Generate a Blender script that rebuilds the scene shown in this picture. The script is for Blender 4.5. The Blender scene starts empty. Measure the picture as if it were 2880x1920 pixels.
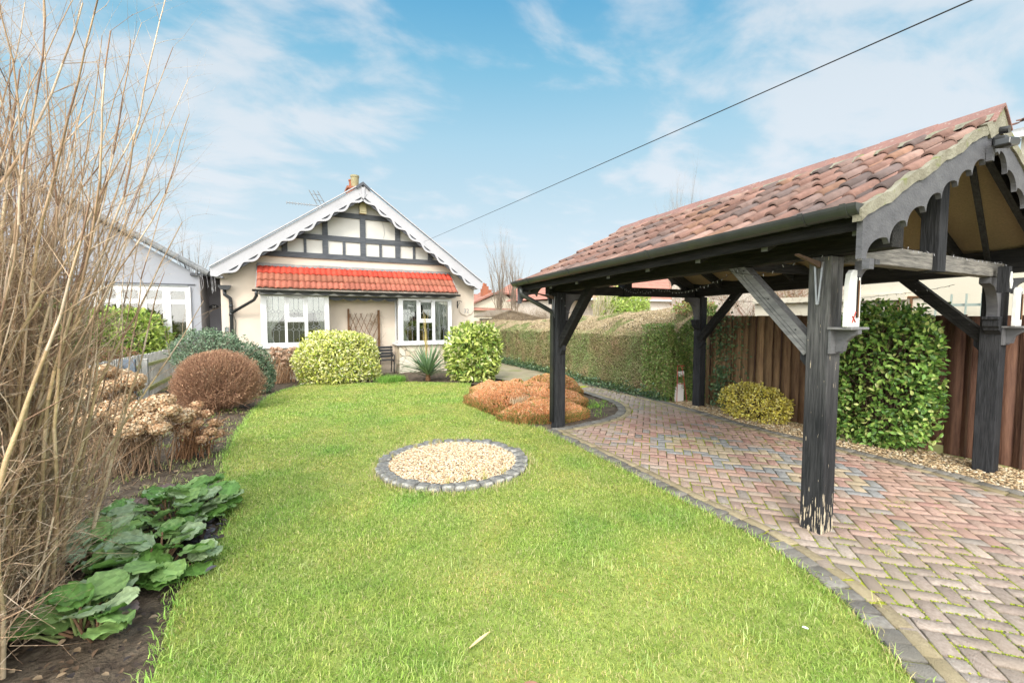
import bpy, bmesh, math, random
import numpy as np
from mathutils import Vector, Matrix
from mathutils.geometry import tessellate_polygon
R=math.radians; PI=math.pi
random.seed(7); rng=np.random.default_rng(11)
S=bpy.context.scene
COL=S.collection

# ---------------------------------------------------------------- camera
cd=bpy.data.cameras.new('camera'); cam=bpy.data.objects.new('camera',cd); COL.objects.link(cam)
cam.location=(0,0,1.7); cam.rotation_euler=(R(90-3.257),0,R(-27.305))
cd.sensor_width=36; cd.sensor_fit='HORIZONTAL'; cd.lens=1230/2880*36; cd.clip_start=.05; cd.clip_end=3000
S.camera=cam
# ---------------------------------------------------------------- world
SUN_EL,SUN_DIR=38,Vector((-.62,-.78,0)).normalized()
w=bpy.data.worlds.new('World'); S.world=w; w.use_nodes=True
nt=w.node_tree; nt.nodes.clear(); L=nt.links.new
def N(t,**k):
    n=nt.nodes.new(t)
    for a,b in k.items(): setattr(n,a,b)
    return n
out=N('ShaderNodeOutputWorld'); bg=N('ShaderNodeBackground')
sky=N('ShaderNodeTexSky',sky_type='NISHITA'); sky.sun_disc=False; sky.sun_elevation=R(SUN_EL)
sky.sun_rotation=math.atan2(SUN_DIR.x,SUN_DIR.y); sky.dust_density=1.2; sky.ozone_density=2.0
tc=N('ShaderNodeTexCoord'); sep=N('ShaderNodeSeparateXYZ'); L(tc.outputs['Generated'],sep.inputs[0])
# gradient of clear blue overhead to milky white low down (thin haze layer of the sky itself)
rampH=N('ShaderNodeValToRGB'); cr=rampH.color_ramp
L(sep.outputs['Z'],rampH.inputs[0])
cr.elements[0].position=0.0; cr.elements[0].color=(.88,.93,.96,1)
cr.elements[1].position=.62; cr.elements[1].color=(.08,.41,.72,1)
for p,c in ((.12,(.78,.88,.94,1)),(.24,(.62,.81,.90,1)),(.36,(.46,.74,.89,1)),(.48,(.25,.60,.82,1))):
    e=cr.elements.new(p); e.color=c
sc=N('ShaderNodeMix',data_type='RGBA',blend_type='MULTIPLY'); sc.inputs[0].default_value=1
L(sky.outputs[0],sc.inputs[6]); sc.inputs[7].default_value=(1,1,1,1)
# clouds: project direction on a high plane so they foreshorten to the horizon
zz=N('ShaderNodeMath',operation='MAXIMUM'); L(sep.outputs['Z'],zz.inputs[0]); zz.inputs[1].default_value=.0
za=N('ShaderNodeMath',operation='ADD'); L(zz.outputs[0],za.inputs[0]); za.inputs[1].default_value=.16
dx=N('ShaderNodeMath',operation='DIVIDE'); dy=N('ShaderNodeMath',operation='DIVIDE')
L(sep.outputs['X'],dx.inputs[0]); L(za.outputs[0],dx.inputs[1]); L(sep.outputs['Y'],dy.inputs[0]); L(za.outputs[0],dy.inputs[1])
cx=N('ShaderNodeCombineXYZ'); L(dx.outputs[0],cx.inputs[0]); L(dy.outputs[0],cx.inputs[1])
mp=N('ShaderNodeMapping'); L(cx.outputs[0],mp.inputs[0]); mp.inputs['Rotation'].default_value=(0,0,R(-60)); mp.inputs['Scale'].default_value=(.9,1.3,1); mp.inputs['Location'].default_value=(8.2,2.2,0)
n1=N('ShaderNodeTexNoise'); n1.inputs['Scale'].default_value=2.4; n1.inputs['Detail'].default_value=7; n1.inputs['Roughness'].default_value=.55; n1.inputs['Distortion'].default_value=.25
L(mp.outputs[0],n1.inputs['Vector'])
r1=N('ShaderNodeValToRGB'); r1.color_ramp.elements[0].position=.47; r1.color_ramp.elements[1].position=.72; r1.color_ramp.interpolation='EASE'
cov=n1.outputs['Fac']   # banks of cloud and clear gaps by compass direction
for dvec,rad_,bias in [((-0.116, 0.897, 0.426), 11, 0.1), ((0.021, 0.876, 0.481), 10, 0.17), ((0.134, 0.835, 0.533), 9, 0.12), ((-0.053, 0.956, 0.288), 11, 0.09), ((0.416, 0.762, 0.497), 4, 0.1), ((0.625, 0.581, 0.521), 7, 0.1), ((0.813, 0.47, 0.344), 9, 0.16), ((0.862, 0.362, 0.356), 9, 0.14), ((0.883, 0.265, 0.386), 9, 0.15), ((0.747, 0.598, 0.292), 10, 0.12), ((0.92, 0.264, 0.29), 8, 0.1), ((0.275, 0.852, 0.445), 10, -0.16), ((0.495, 0.77, 0.403), 9, -0.14), ((0.27, 0.789, 0.553), 6, -0.1), ((0.721, 0.544, 0.429), 5, -0.06)]:
    dp=N('ShaderNodeVectorMath',operation='DOT_PRODUCT'); L(tc.outputs['Generated'],dp.inputs[0]); dp.inputs[1].default_value=dvec
    bm_=N('ShaderNodeMapRange',interpolation_type='SMOOTHSTEP'); L(dp.outputs['Value'],bm_.inputs[0]); bm_.inputs[1].default_value=math.cos(R(rad_*1.7)); bm_.inputs[2].default_value=1; bm_.inputs[3].default_value=0; bm_.inputs[4].default_value=bias*.40
    am=N('ShaderNodeMath',operation='ADD'); L(cov,am.inputs[0]); L(bm_.outputs[0],am.inputs[1]); cov=am.outputs[0]
L(cov,r1.inputs[0])
cm=N('ShaderNodeMath',operation='MULTIPLY'); L(r1.outputs[0],cm.inputs[0]); cm.inputs[1].default_value=.76
mixc=N('ShaderNodeMix',data_type='RGBA'); L(cm.outputs[0],mixc.inputs[0]); L(rampH.outputs[0],mixc.inputs[6]); mixc.inputs[7].default_value=(.93,.95,.97,1)
# the physical sky supplies a tenth of its (bright) value, the visible thin haze and cloud the rest
nsc=N('ShaderNodeVectorMath',operation='SCALE'); L(sky.outputs[0],nsc.inputs[0]); nsc.inputs['Scale'].default_value=.02
csc=N('ShaderNodeVectorMath',operation='SCALE'); L(mixc.outputs[2],csc.inputs[0]); csc.inputs['Scale'].default_value=.70
ad=N('ShaderNodeVectorMath',operation='ADD'); L(nsc.outputs[0],ad.inputs[0]); L(csc.outputs[0],ad.inputs[1])
dt=N('ShaderNodeVectorMath',operation='DOT_PRODUCT'); L(tc.outputs['Generated'],dt.inputs[0])
dt.inputs[1].default_value=(SUN_DIR.x*math.cos(R(SUN_EL)),SUN_DIR.y*math.cos(R(SUN_EL)),math.sin(R(SUN_EL)))
mr=N('ShaderNodeMapRange',interpolation_type='SMOOTHSTEP'); L(dt.outputs['Value'],mr.inputs[0]); mr.inputs[1].default_value=.10; mr.inputs[2].default_value=1.0; mr.inputs[3].default_value=0; mr.inputs[4].default_value=3.4
vl=N('ShaderNodeVectorMath',operation='SCALE'); vl.inputs[0].default_value=(1,.955,.88); L(mr.outputs[0],vl.inputs['Scale'])  # bright haze lobe around the sun, added as soft fill light
ad2=N('ShaderNodeVectorMath',operation='ADD'); L(ad.outputs[0],ad2.inputs[0]); L(vl.outputs[0],ad2.inputs[1])
L(ad2.outputs[0],bg.inputs['Color']); bg.inputs['Strength'].default_value=1.0
L(bg.outputs[0],out.inputs[0])
# ---------------------------------------------------------------- sun
sd=bpy.data.lights.new('sun','SUN'); sun=bpy.data.objects.new('sun',sd); COL.objects.link(sun)
sd.energy=2.0; sd.angle=R(14); sd.color=(1,.93,.82)
dv=Vector((SUN_DIR.x*math.cos(R(SUN_EL)),SUN_DIR.y*math.cos(R(SUN_EL)),math.sin(R(SUN_EL))))
sun.rotation_euler=(-dv).to_track_quat('-Z','Y').to_euler(); sun.location=dv*40
S.view_settings.view_transform='Standard'; S.view_settings.look='None'; S.view_settings.exposure=.27; S.view_settings.gamma=1

# ================================================================ helpers
ORG={}
def setp(o,label=None,cat=None,group=None,kind=None):
    if label: o['label']=label
    if cat: o['category']=cat
    if group: o['group']=group
    if kind: o['kind']=kind
    return o
def thing(name,label,cat,loc,group=None):
    o=bpy.data.objects.new(name,None); COL.objects.link(o); o.location=loc; o.empty_display_size=.2
    ORG[o]=Vector(loc); return setp(o,label,cat,group)
def link(name,me,mat,parent=None,org=None,smooth=False,bevel=0):
    o=bpy.data.objects.new(name,me); COL.objects.link(o)
    if parent is not None: o.parent=parent; ORG[o]=ORG[parent]
    else:
        ORG[o]=Vector(org or (0,0,0)); o.location=ORG[o]
    if mat is not None and not me.materials: me.materials.append(mat)
    if smooth: me.polygons.foreach_set('use_smooth',[True]*len(me.polygons))
    if bevel:
        b=o.modifiers.new('bevel','BEVEL'); b.width=bevel; b.segments=2; b.limit_method='ANGLE'; b.angle_limit=R(40)
    return o
class MB:
    def __init__(s): s.v=[]; s.f=[]
    def add(s,vs,fs):
        k=len(s.v); s.v+=[tuple(p) for p in vs]; s.f+=[tuple(i+k for i in f) for f in fs]; return s
    def box(s,x0,x1,y0,y1,z0,z1):
        return s.add([(x0,y0,z0),(x1,y0,z0),(x1,y1,z0),(x0,y1,z0),(x0,y0,z1),(x1,y0,z1),(x1,y1,z1),(x0,y1,z1)],
          [(0,3,2,1),(4,5,6,7),(0,1,5,4),(1,2,6,5),(2,3,7,6),(3,0,4,7)])
    def beam(s,p0,p1,w,h,up=(0,0,1)):
        p0=Vector(p0);p1=Vector(p1);d=(p1-p0).normalized();up=Vector(up)
        if abs(d.dot(up))>.98: up=Vector((0,1,0))
        sd_=d.cross(up).normalized();u=sd_.cross(d).normalized(); vs=[]
        for p in (p0,p1):
            for a,b in ((-1,-1),(1,-1),(1,1),(-1,1)): vs.append(p+sd_*a*w/2+u*b*h/2)
        return s.add(vs,[(0,1,2,3),(7,6,5,4),(0,4,5,1),(1,5,6,2),(2,6,7,3),(3,7,4,0)])
    def tube(s,pts,r,n=8,cap=True):
        pts=[Vector(p) for p in pts]; m=len(pts); rs=r if hasattr(r,'__len__') else [r]*m
        k=len(s.v); pu=None
        for i,p in enumerate(pts):
            d=(pts[min(i+1,m-1)]-pts[max(i-1,0)]).normalized()
            if pu is None:
                pu=Vector((0,0,1)) if abs(d.z)<.9 else Vector((1,0,0))
            a=d.cross(pu)
            if a.length<1e-4: a=d.cross(Vector((1,.3,0)))
            a.normalize(); b=a.cross(d); pu=b
            for j in range(n):
                t=2*PI*j/n; s.v.append(tuple(p+a*math.cos(t)*rs[i]+b*math.sin(t)*rs[i]))
        for i in range(m-1):
            for j in range(n):
                s.f.append((k+i*n+j,k+i*n+(j+1)%n,k+(i+1)*n+(j+1)%n,k+(i+1)*n+j))
        if cap: s.f.append(tuple(k+j for j in range(n))[::-1]); s.f.append(tuple(k+(m-1)*n+j for j in range(n)))
        return s
    def prism(s,poly,to3,th):
        # poly: 2-D outline, to3: maps (a,b)->3D, th: thickness vector
        th=Vector(th); n=len(poly); A=[Vector(to3(a,b)) for a,b in poly]; B=[p+th for p in A]
        tr=tessellate_polygon([[Vector((a,b,0)) for a,b in poly]])
        ar=sum(poly[i][0]*poly[(i+1)%n][1]-poly[(i+1)%n][0]*poly[i][1] for i in range(n))
        f3=[]
        for t in tr:
            (ax,ay),(bx,by),(cx_,cy)=[poly[i] for i in t]
            if ((bx-ax)*(cy-ay)-(cx_-ax)*(by-ay))*ar<0: t=t[::-1]
            f3.append(tuple(t))
        nf=(A[1]-A[0]).cross(th); # orient sides consistently, then caps
        bm=bmesh.new(); vs=[bm.verts.new(p) for p in A+B]
        def mk(ix):
            try: bm.faces.new([vs[i] for i in ix])
            except ValueError: pass
        for t in f3: mk(t[::-1]); mk([i+n for i in t])
        for i in range(n): mk((i,(i+1)%n,n+(i+1)%n,n+i))
        bmesh.ops.recalc_face_normals(bm,faces=bm.faces)
        bm.verts.index_update(); s.add([v.co.copy() for v in bm.verts],[[v.index for v in f.verts] for f in bm.faces]); bm.free(); return s
    def lathe(s,c,prof,n=16):
        k=len(s.v); m=len(prof)
        for r,z in prof:
            for j in range(n):
                t=2*PI*j/n; s.v.append((c[0]+r*math.cos(t),c[1]+r*math.sin(t),c[2]+z))
        for i in range(m-1):
            for j in range(n): s.f.append((k+i*n+j,k+i*n+(j+1)%n,k+(i+1)*n+(j+1)%n,k+(i+1)*n+j))
        s.f.append(tuple(k+j for j in range(n))[::-1]); s.f.append(tuple(k+(m-1)*n+j for j in range(n))); return s
    def build(s,name,mat,parent=None,org=None,smooth=False,bevel=0):
        og=ORG[parent] if parent is not None else Vector(org or (0,0,0))
        me=bpy.data.meshes.new(name); me.from_pydata([(x-og.x,y-og.y,z-og.z) for x,y,z in s.v],[],s.f); me.update()
        return link(name,me,mat,parent,org,smooth,bevel)
def npmesh(name,V,F,mat,parent=None,org=None,colors=None,smooth=False):
    """V (n,3), F (m,k) same k; colors per face (m,3)"""
    og=np.array(ORG[parent] if parent is not None else (org or (0,0,0)),float)
    V=np.asarray(V,float)-og; F=np.asarray(F,np.int32); m,k=F.shape
    me=bpy.data.meshes.new(name); me.vertices.add(len(V)); me.vertices.foreach_set('co',V.astype(np.float32).ravel())
    me.loops.add(m*k); me.loops.foreach_set('vertex_index',F.ravel())
    me.polygons.add(m); me.polygons.foreach_set('loop_start',np.arange(0,m*k,k,dtype=np.int32))
    if colors is not None:
        a=me.color_attributes.new('Col','FLOAT_COLOR','CORNER')
        c=np.ones((m,k,4),np.float32); c[:,:,:3]=np.asarray(colors)[:,None,:]; a.data.foreach_set('color',c.ravel())
    me.update(calc_edges=True); me.validate()
    return link(name,me,mat,parent,org,smooth)
def struct(o): o['kind']='structure'; return o

# ---------------------------------------------------------------- materials
def mat(name,c1,c2=None,scale=5,rough=.8,bump=0,bscale=None,detail=6,stretch=(1,1,1),lo=.35,hi=.65,attr=False,spec=.3,c3=None,scale3=1.5,lo3=.5,hi3=.7,metal=0,trans=0,bstretch=None):
    m=bpy.data.materials.new(name); m.use_nodes=True; t=m.node_tree; ns=t.nodes; b=ns['Principled BSDF']; l=t.links.new
    b.inputs['Roughness'].default_value=rough; b.inputs['Specular IOR Level'].default_value=spec; b.inputs['Metallic'].default_value=metal
    tc=ns.new('ShaderNodeTexCoord'); mp=ns.new('ShaderNodeMapping'); mp.inputs['Scale'].default_value=stretch; l(tc.outputs['Object'],mp.inputs[0])
    no=ns.new('ShaderNodeTexNoise'); no.inputs['Scale'].default_value=scale; no.inputs['Detail'].default_value=detail; no.inputs['Roughness'].default_value=.6; l(mp.outputs[0],no.inputs['Vector'])
    rp=ns.new('ShaderNodeValToRGB'); rp.color_ramp.elements[0].position=lo; rp.color_ramp.elements[1].position=hi
    c2=c2 or tuple(x*.8 for x in c1)
    rp.color_ramp.elements[0].color=(*c1,1); rp.color_ramp.elements[1].color=(*c2,1); l(no.outputs['Fac'],rp.inputs[0]); col=rp.outputs[0]
    if c3:
        n3=ns.new('ShaderNodeTexNoise'); n3.inputs['Scale'].default_value=scale3; n3.inputs['Detail'].default_value=5; l(tc.outputs['Object'],n3.inputs['Vector'])
        r3=ns.new('ShaderNodeMapRange'); r3.inputs[1].default_value=lo3; r3.inputs[2].default_value=hi3; l(n3.outputs['Fac'],r3.inputs[0])
        mx=ns.new('ShaderNodeMix'); mx.data_type='RGBA'; l(r3.outputs[0],mx.inputs[0]); l(col,mx.inputs[6]); mx.inputs[7].default_value=(*c3,1); col=mx.outputs[2]
    if attr:
        at=ns.new('ShaderNodeAttribute'); at.attribute_name='Col'
        mx=ns.new('ShaderNodeMix'); mx.data_type='RGBA'; mx.blend_type='MULTIPLY'; mx.inputs[0].default_value=1; l(at.outputs['Color'],mx.inputs[6]); l(col,mx.inputs[7]); col=mx.outputs[2]
    l(col,b.inputs['Base Color'])
    if bump:
        nb=ns.new('ShaderNodeTexNoise'); nb.inputs['Scale'].default_value=bscale or scale*3; nb.inputs['Detail'].default_value=5
        if bstretch:
            mb_=ns.new('ShaderNodeMapping'); mb_.inputs['Scale'].default_value=bstretch; l(tc.outputs['Object'],mb_.inputs[0]); l(mb_.outputs[0],nb.inputs['Vector'])
        else: l(mp.outputs[0],nb.inputs['Vector'])
        bp=ns.new('ShaderNodeBump'); bp.inputs['Strength'].default_value=min(1,bump); bp.inputs['Distance'].default_value=.01 if bump<=1 else .02; l(nb.outputs['Fac'],bp.inputs['Height']); l(bp.outputs[0],b.inputs['Normal'])
    if trans:
        tr=ns.new('ShaderNodeBsdfTranslucent'); l(col,tr.inputs[0]); ms=ns.new('ShaderNodeMixShader'); ms.inputs[0].default_value=trans
        l(b.outputs[0],ms.inputs[1]); l(tr.outputs[0],ms.inputs[2]); l(ms.outputs[0],ns['Material Output'].inputs[0])
    return m
W1=(1,1,1)
M={}
M['leaf']=mat('leaf',W1,(.78,.78,.78),scale=40,rough=.42,attr=True,spec=.5,trans=.22)
M['dryleaf']=mat('dry_leaf',W1,(.75,.72,.7),scale=50,rough=.8,attr=True,trans=.2)
M['grass']=mat('grass',W1,(.85,.85,.85),scale=2,rough=.55,attr=True,trans=.32)
M['twig']=mat('twig',W1,(.80,.77,.73),scale=30,rough=.85,attr=True,bump=.4,bscale=120)
M['white']=mat('white_upvc',(.68,.68,.69),(.65,.65,.66),scale=3,rough=.35,spec=.4)
M['bargewhite']=mat('barge_paint',(.44,.435,.46),(.395,.39,.415),scale=2,rough=.5,bump=.1,bscale=30)
M['cream']=mat('cream_render',(.67,.575,.485),(.62,.53,.44),scale=1.2,rough=.9,bump=.35,bscale=90,detail=8)
M['panel']=mat('white_panel',(.60,.585,.555),(.55,.535,.505),scale=1.6,rough=.85,bump=.3,bscale=60)
M['tudor']=mat('tudor_timber',(.055,.062,.075),(.10,.11,.125),scale=4,rough=.6,bump=.5,bscale=14,stretch=(1,1,6))
M['tudorh']=mat('tudor_timber_h',(.055,.062,.075),(.10,.11,.125),scale=4,rough=.6,bump=.5,bscale=14,stretch=(1,6,8))
M['black']=mat('black_plastic',(.018,.02,.022),(.032,.034,.036),scale=6,rough=.32,spec=.5)
M['gutter']=mat('gutter_plastic',(.030,.033,.034),(.05,.055,.05),scale=3,rough=.38,spec=.5,c3=(.075,.08,.04),scale3=2.2,lo3=.60,hi3=.75)
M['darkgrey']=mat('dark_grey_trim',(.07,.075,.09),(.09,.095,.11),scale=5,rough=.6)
M['lead']=mat('lead',(.19,.20,.21),(.27,.28,.29),scale=12,rough=.5)
M['stoneflash']=mat('lead_flashing',(.22,.22,.23),(.33,.32,.31),scale=9,rough=.7,bump=.6,bscale=25)
M['mortar']=mat('lichen_mortar',(.27,.255,.195),(.18,.165,.12),scale=9,rough=.95,bump=.9,bscale=60,c3=(.15,.17,.045),scale3=8,lo3=.56,hi3=.68)
M['felt']=mat('roof_felt',(.31,.235,.14),(.24,.185,.11),scale=60,rough=.95,bump=.5,bscale=200)
M['postX']=mat('stained_post_wood',(.022,.023,.025),(.042,.043,.047),scale=6,rough=.75,stretch=(8,8,.8),bump=.8,bscale=10,c3=(.05,.05,.053),scale3=1.6,lo3=.56,hi3=.8,spec=.06)
M['beamY']=mat('stained_beam_wood',(.012,.012,.012),(.027,.026,.025),scale=6,rough=.6,stretch=(8,.8,8),bump=.7,bscale=10,c3=(.04,.04,.038),scale3=1.2,lo3=.6,hi3=.85,spec=.12)
M['beamX']=mat('stained_tie_wood',(.022,.022,.022),(.045,.045,.045),scale=6,rough=.65,stretch=(.8,8,8),bump=.7,bscale=10,c3=(.09,.085,.08),scale3=1.4,lo3=.58,hi3=.8,spec=.12)
M['tiefront']=mat('weathered_tie_wood',(.10,.095,.088),(.25,.235,.21),scale=6,rough=.75,stretch=(.8,8,8),bump=.8,bscale=12,c3=(.07,.07,.07),scale3=1.4,lo3=.5,hi3=.75)
M['greywood']=mat('grey_weathered_wood',(.13,.13,.135),(.23,.225,.225),scale=5,rough=.75,stretch=(6,1.2,6),bump=.7,bscale=16)
M['bargegrey']=mat('grey_stained_board',(.075,.075,.083),(.110,.110,.118),scale=3,rough=.6,stretch=(2,2,4),bump=.45,bscale=18,c3=(.15,.15,.155),scale3=2.5,lo3=.52,hi3=.75)
M['steel']=mat('galvanised_steel',(.45,.47,.50),(.6,.62,.65),scale=20,rough=.35,metal=.8)
M['rust']=mat('rusty_iron',(.10,.07,.055),(.16,.10,.07),scale=20,rough=.8)
M['concrete']=mat('concrete_path',(.34,.29,.20),(.25,.22,.14),scale=2.5,rough=.95,bump=.5,bscale=60,c3=(.20,.22,.07),scale3=1.6,lo3=.5,hi3=.75)
M['soil']=mat('soil',(.070,.050,.036),(.15,.115,.082),scale=9,rough=1,bump=2,bscale=45)
M['earth']=mat('earth',(.09,.10,.035),(.15,.14,.07),scale=.8,rough=1,bump=.6,bscale=8)
M['turf']=mat('turf_base',(.19,.26,.05),(.28,.33,.085),scale=3,rough=1,bump=.8,bscale=60,c3=(.30,.33,.10),scale3=1.2,lo3=.5,hi3=.72)
M['fencewood']=mat('fence_wood',(.075,.037,.025),(.150,.080,.050),scale=5,rough=.75,stretch=(5,5,.5),bump=.7,bscale=14,attr=True)
M['fencedark']=mat('dark_fence_wood',(.05,.028,.02),(.09,.05,.03),scale=5,rough=.8,stretch=(5,5,.5))
M['stump']=mat('picket_wood',(.42,.41,.39),(.55,.53,.50),scale=8,rough=.85,stretch=(5,5,1),bump=.5)
M['mossrail']=mat('mossy_rail',(.30,.32,.10),(.42,.42,.2),scale=5,rough=.9)
M['bluegrey']=mat('slate_grey_post',(.13,.16,.20),(.19,.22,.26),scale=6,rough=.7,stretch=(1,1,3))
M['neigh']=mat('pale_grey_render',(.34,.352,.395),(.315,.326,.365),scale=1,rough=.9,bump=.3,bscale=80)
M['slate']=mat('slate_tile',(.17,.18,.19),(.26,.26,.26),scale=8,rough=.8,bump=.5,bscale=30)
M['sideshade']=mat('porch_shade_render',(.40,.40,.45),(.36,.36,.41),scale=1,rough=.9)  # porch wall render, its grey chosen to stand for shade
M['pavejoint']=mat('paving_joint',(.07,.06,.045),(.34,.38,.02),scale=2.6,rough=1,lo=.40,hi=.50,bump=1,bscale=90)
M['paver']=mat('paver',W1,(.70,.67,.65),scale=38,rough=.9,attr=True,bump=1,bscale=170,detail=9,c3=(.76,.74,.69),scale3=2.6,lo3=.46,hi3=.66)
M['cobble']=mat('cobble_stone',(.12,.118,.112),(.27,.26,.24),scale=14,rough=.9,bump=1,bscale=60,c3=(.42,.41,.38),scale3=22,lo3=.55,hi3=.68)
M['pebble']=mat('pebble',W1,(.85,.83,.8),scale=40,rough=.75,attr=True)
M['brownpaint']=mat('brown_stained_slat',(.13,.065,.03),(.19,.10,.05),scale=9,rough=.75,stretch=(2,2,2))
M['brick']=mat('chimney_brick',(.36,.13,.07),(.26,.10,.06),scale=20,rough=.9)
M['pot']=mat('clay_pot',(.33,.30,.17),(.24,.20,.12),scale=8,rough=.9,bump=.5)
M['boxcream']=mat('cream_plastic',(.72,.64,.40),(.68,.61,.38),scale=3,rough=.4)
M['benchm']=mat('bench_metal',(.022,.023,.026),(.045,.047,.05),scale=12,rough=.45)
M['room']=mat('room_wall',(.20,.16,.12),(.15,.12,.09),scale=1,rough=.9)
M['curtain']=mat('curtain',(.86,.84,.79),(.80,.78,.73),scale=4,rough=.9,trans=.25)
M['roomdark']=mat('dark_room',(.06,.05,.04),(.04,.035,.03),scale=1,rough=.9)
M['bulb']=mat('tiny_bulb',(.40,.40,.42),(.32,.32,.34),scale=3,rough=.2,spec=.6)
M['wire']=mat('cable_black',(.02,.02,.022),(.03,.03,.03),scale=3,rough=.5)
M['plaquewhite']=mat('white_plaque',(.74,.74,.72),(.66,.66,.64),scale=9,rough=.6,bump=.6,bscale=30)
M['red']=mat('red_paint',(.45,.08,.06),(.35,.06,.05),scale=9,rough=.6)
M['creamR']=mat('cream_painted_wall',(.60,.55,.45),(.56,.51,.41),scale=1,rough=.8,bump=.3,bscale=50)
M['sage']=mat('sage_wood',(.26,.32,.29),(.33,.38,.35),scale=8,rough=.8)
M['pinkwall']=mat('pale_pink_render',(.70,.60,.54),(.66,.57,.51),scale=1.5,rough=.9)
M['whitewall']=mat('far_white_wall',(.80,.79,.78),(.76,.75,.74),scale=1,rough=.9)
M['carpaint']=mat('white_car_paint',(.70,.72,.76),(.68,.70,.74),scale=1,rough=.2,spec=.6)
M['tyre']=mat('tyre_rubber',(.02,.02,.02),(.03,.03,.03),scale=9,rough=.8)
M['carglass']=mat('dark_car_glass',(.02,.03,.05),(.03,.04,.06),scale=1,rough=.08,spec=.8)
def glassmat():
    m=bpy.data.materials.new('window_glass'); m.use_nodes=True; t=m.node_tree; ns=t.nodes; ns.clear(); l=t.links.new
    o=ns.new('ShaderNodeOutputMaterial'); tr=ns.new('ShaderNodeBsdfTransparent'); tr.inputs[0].default_value=(.90,.93,.92,1)
    g=ns.new('ShaderNodeBsdfGlossy'); g.inputs['Roughness'].default_value=.03; fr=ns.new('ShaderNodeFresnel'); fr.inputs[0].default_value=1.55
    a=ns.new('ShaderNodeMath'); a.operation='ADD'; l(fr.outputs[0],a.inputs[0]); a.inputs[1].default_value=.10
    no=ns.new('ShaderNodeTexNoise'); no.inputs['Scale'].default_value=1.3; bp=ns.new('ShaderNodeBump'); bp.inputs['Strength'].default_value=.12; l(no.outputs['Fac'],bp.inputs['Height']); l(bp.outputs[0],g.inputs['Normal'])
    mx=ns.new('ShaderNodeMixShader'); l(a.outputs[0],mx.inputs[0]); l(tr.outputs[0],mx.inputs[1]); l(g.outputs[0],mx.inputs[2]); l(mx.outputs[0],o.inputs[0]); return m
M['glass']=glassmat()
def stonemat():
    m=bpy.data.materials.new('crazy_stone'); m.use_nodes=True; t=m.node_tree; ns=t.nodes; b=ns['Principled BSDF']; l=t.links.new
    tc=ns.new('ShaderNodeTexCoord'); nz=ns.new('ShaderNodeTexNoise'); nz.inputs['Scale'].default_value=3; l(tc.outputs['Object'],nz.inputs['Vector'])
    mxv=ns.new('ShaderNodeMix'); mxv.data_type='RGBA'; mxv.inputs[0].default_value=.12; l(tc.outputs['Object'],mxv.inputs[6]); l(nz.outputs['Color'],mxv.inputs[7])
    ve=ns.new('ShaderNodeTexVoronoi'); ve.feature='DISTANCE_TO_EDGE'; ve.inputs['Scale'].default_value=3.6; l(mxv.outputs[2],ve.inputs['Vector'])
    vc=ns.new('ShaderNodeTexVoronoi'); vc.inputs['Scale'].default_value=3.6; l(mxv.outputs[2],vc.inputs['Vector'])
    hs=ns.new('ShaderNodeSeparateColor'); l(vc.outputs['Color'],hs.inputs[0])
    rp=ns.new('ShaderNodeValToRGB'); rp.color_ramp.elements[0].color=(.72,.66,.55,1); rp.color_ramp.elements[1].color=(.56,.47,.34,1); l(hs.outputs[0],rp.inputs[0])
    mr=ns.new('ShaderNodeMapRange'); mr.inputs[1].default_value=.004; mr.inputs[2].default_value=.018; l(ve.outputs['Distance'],mr.inputs[0])
    mx=ns.new('ShaderNodeMix'); mx.data_type='RGBA'; l(mr.outputs[0],mx.inputs[0]); mx.inputs[6].default_value=(.28,.25,.20,1); l(rp.outputs[0],mx.inputs[7]); l(mx.outputs[2],b.inputs['Base Color'])
    bp=ns.new('ShaderNodeBump'); bp.inputs['Distance'].default_value=.02; l(mr.outputs[0],bp.inputs['Height']); l(bp.outputs[0],b.inputs['Normal']); b.inputs['Roughness'].default_value=.9
    return m
M['crazy']=stonemat()
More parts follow.
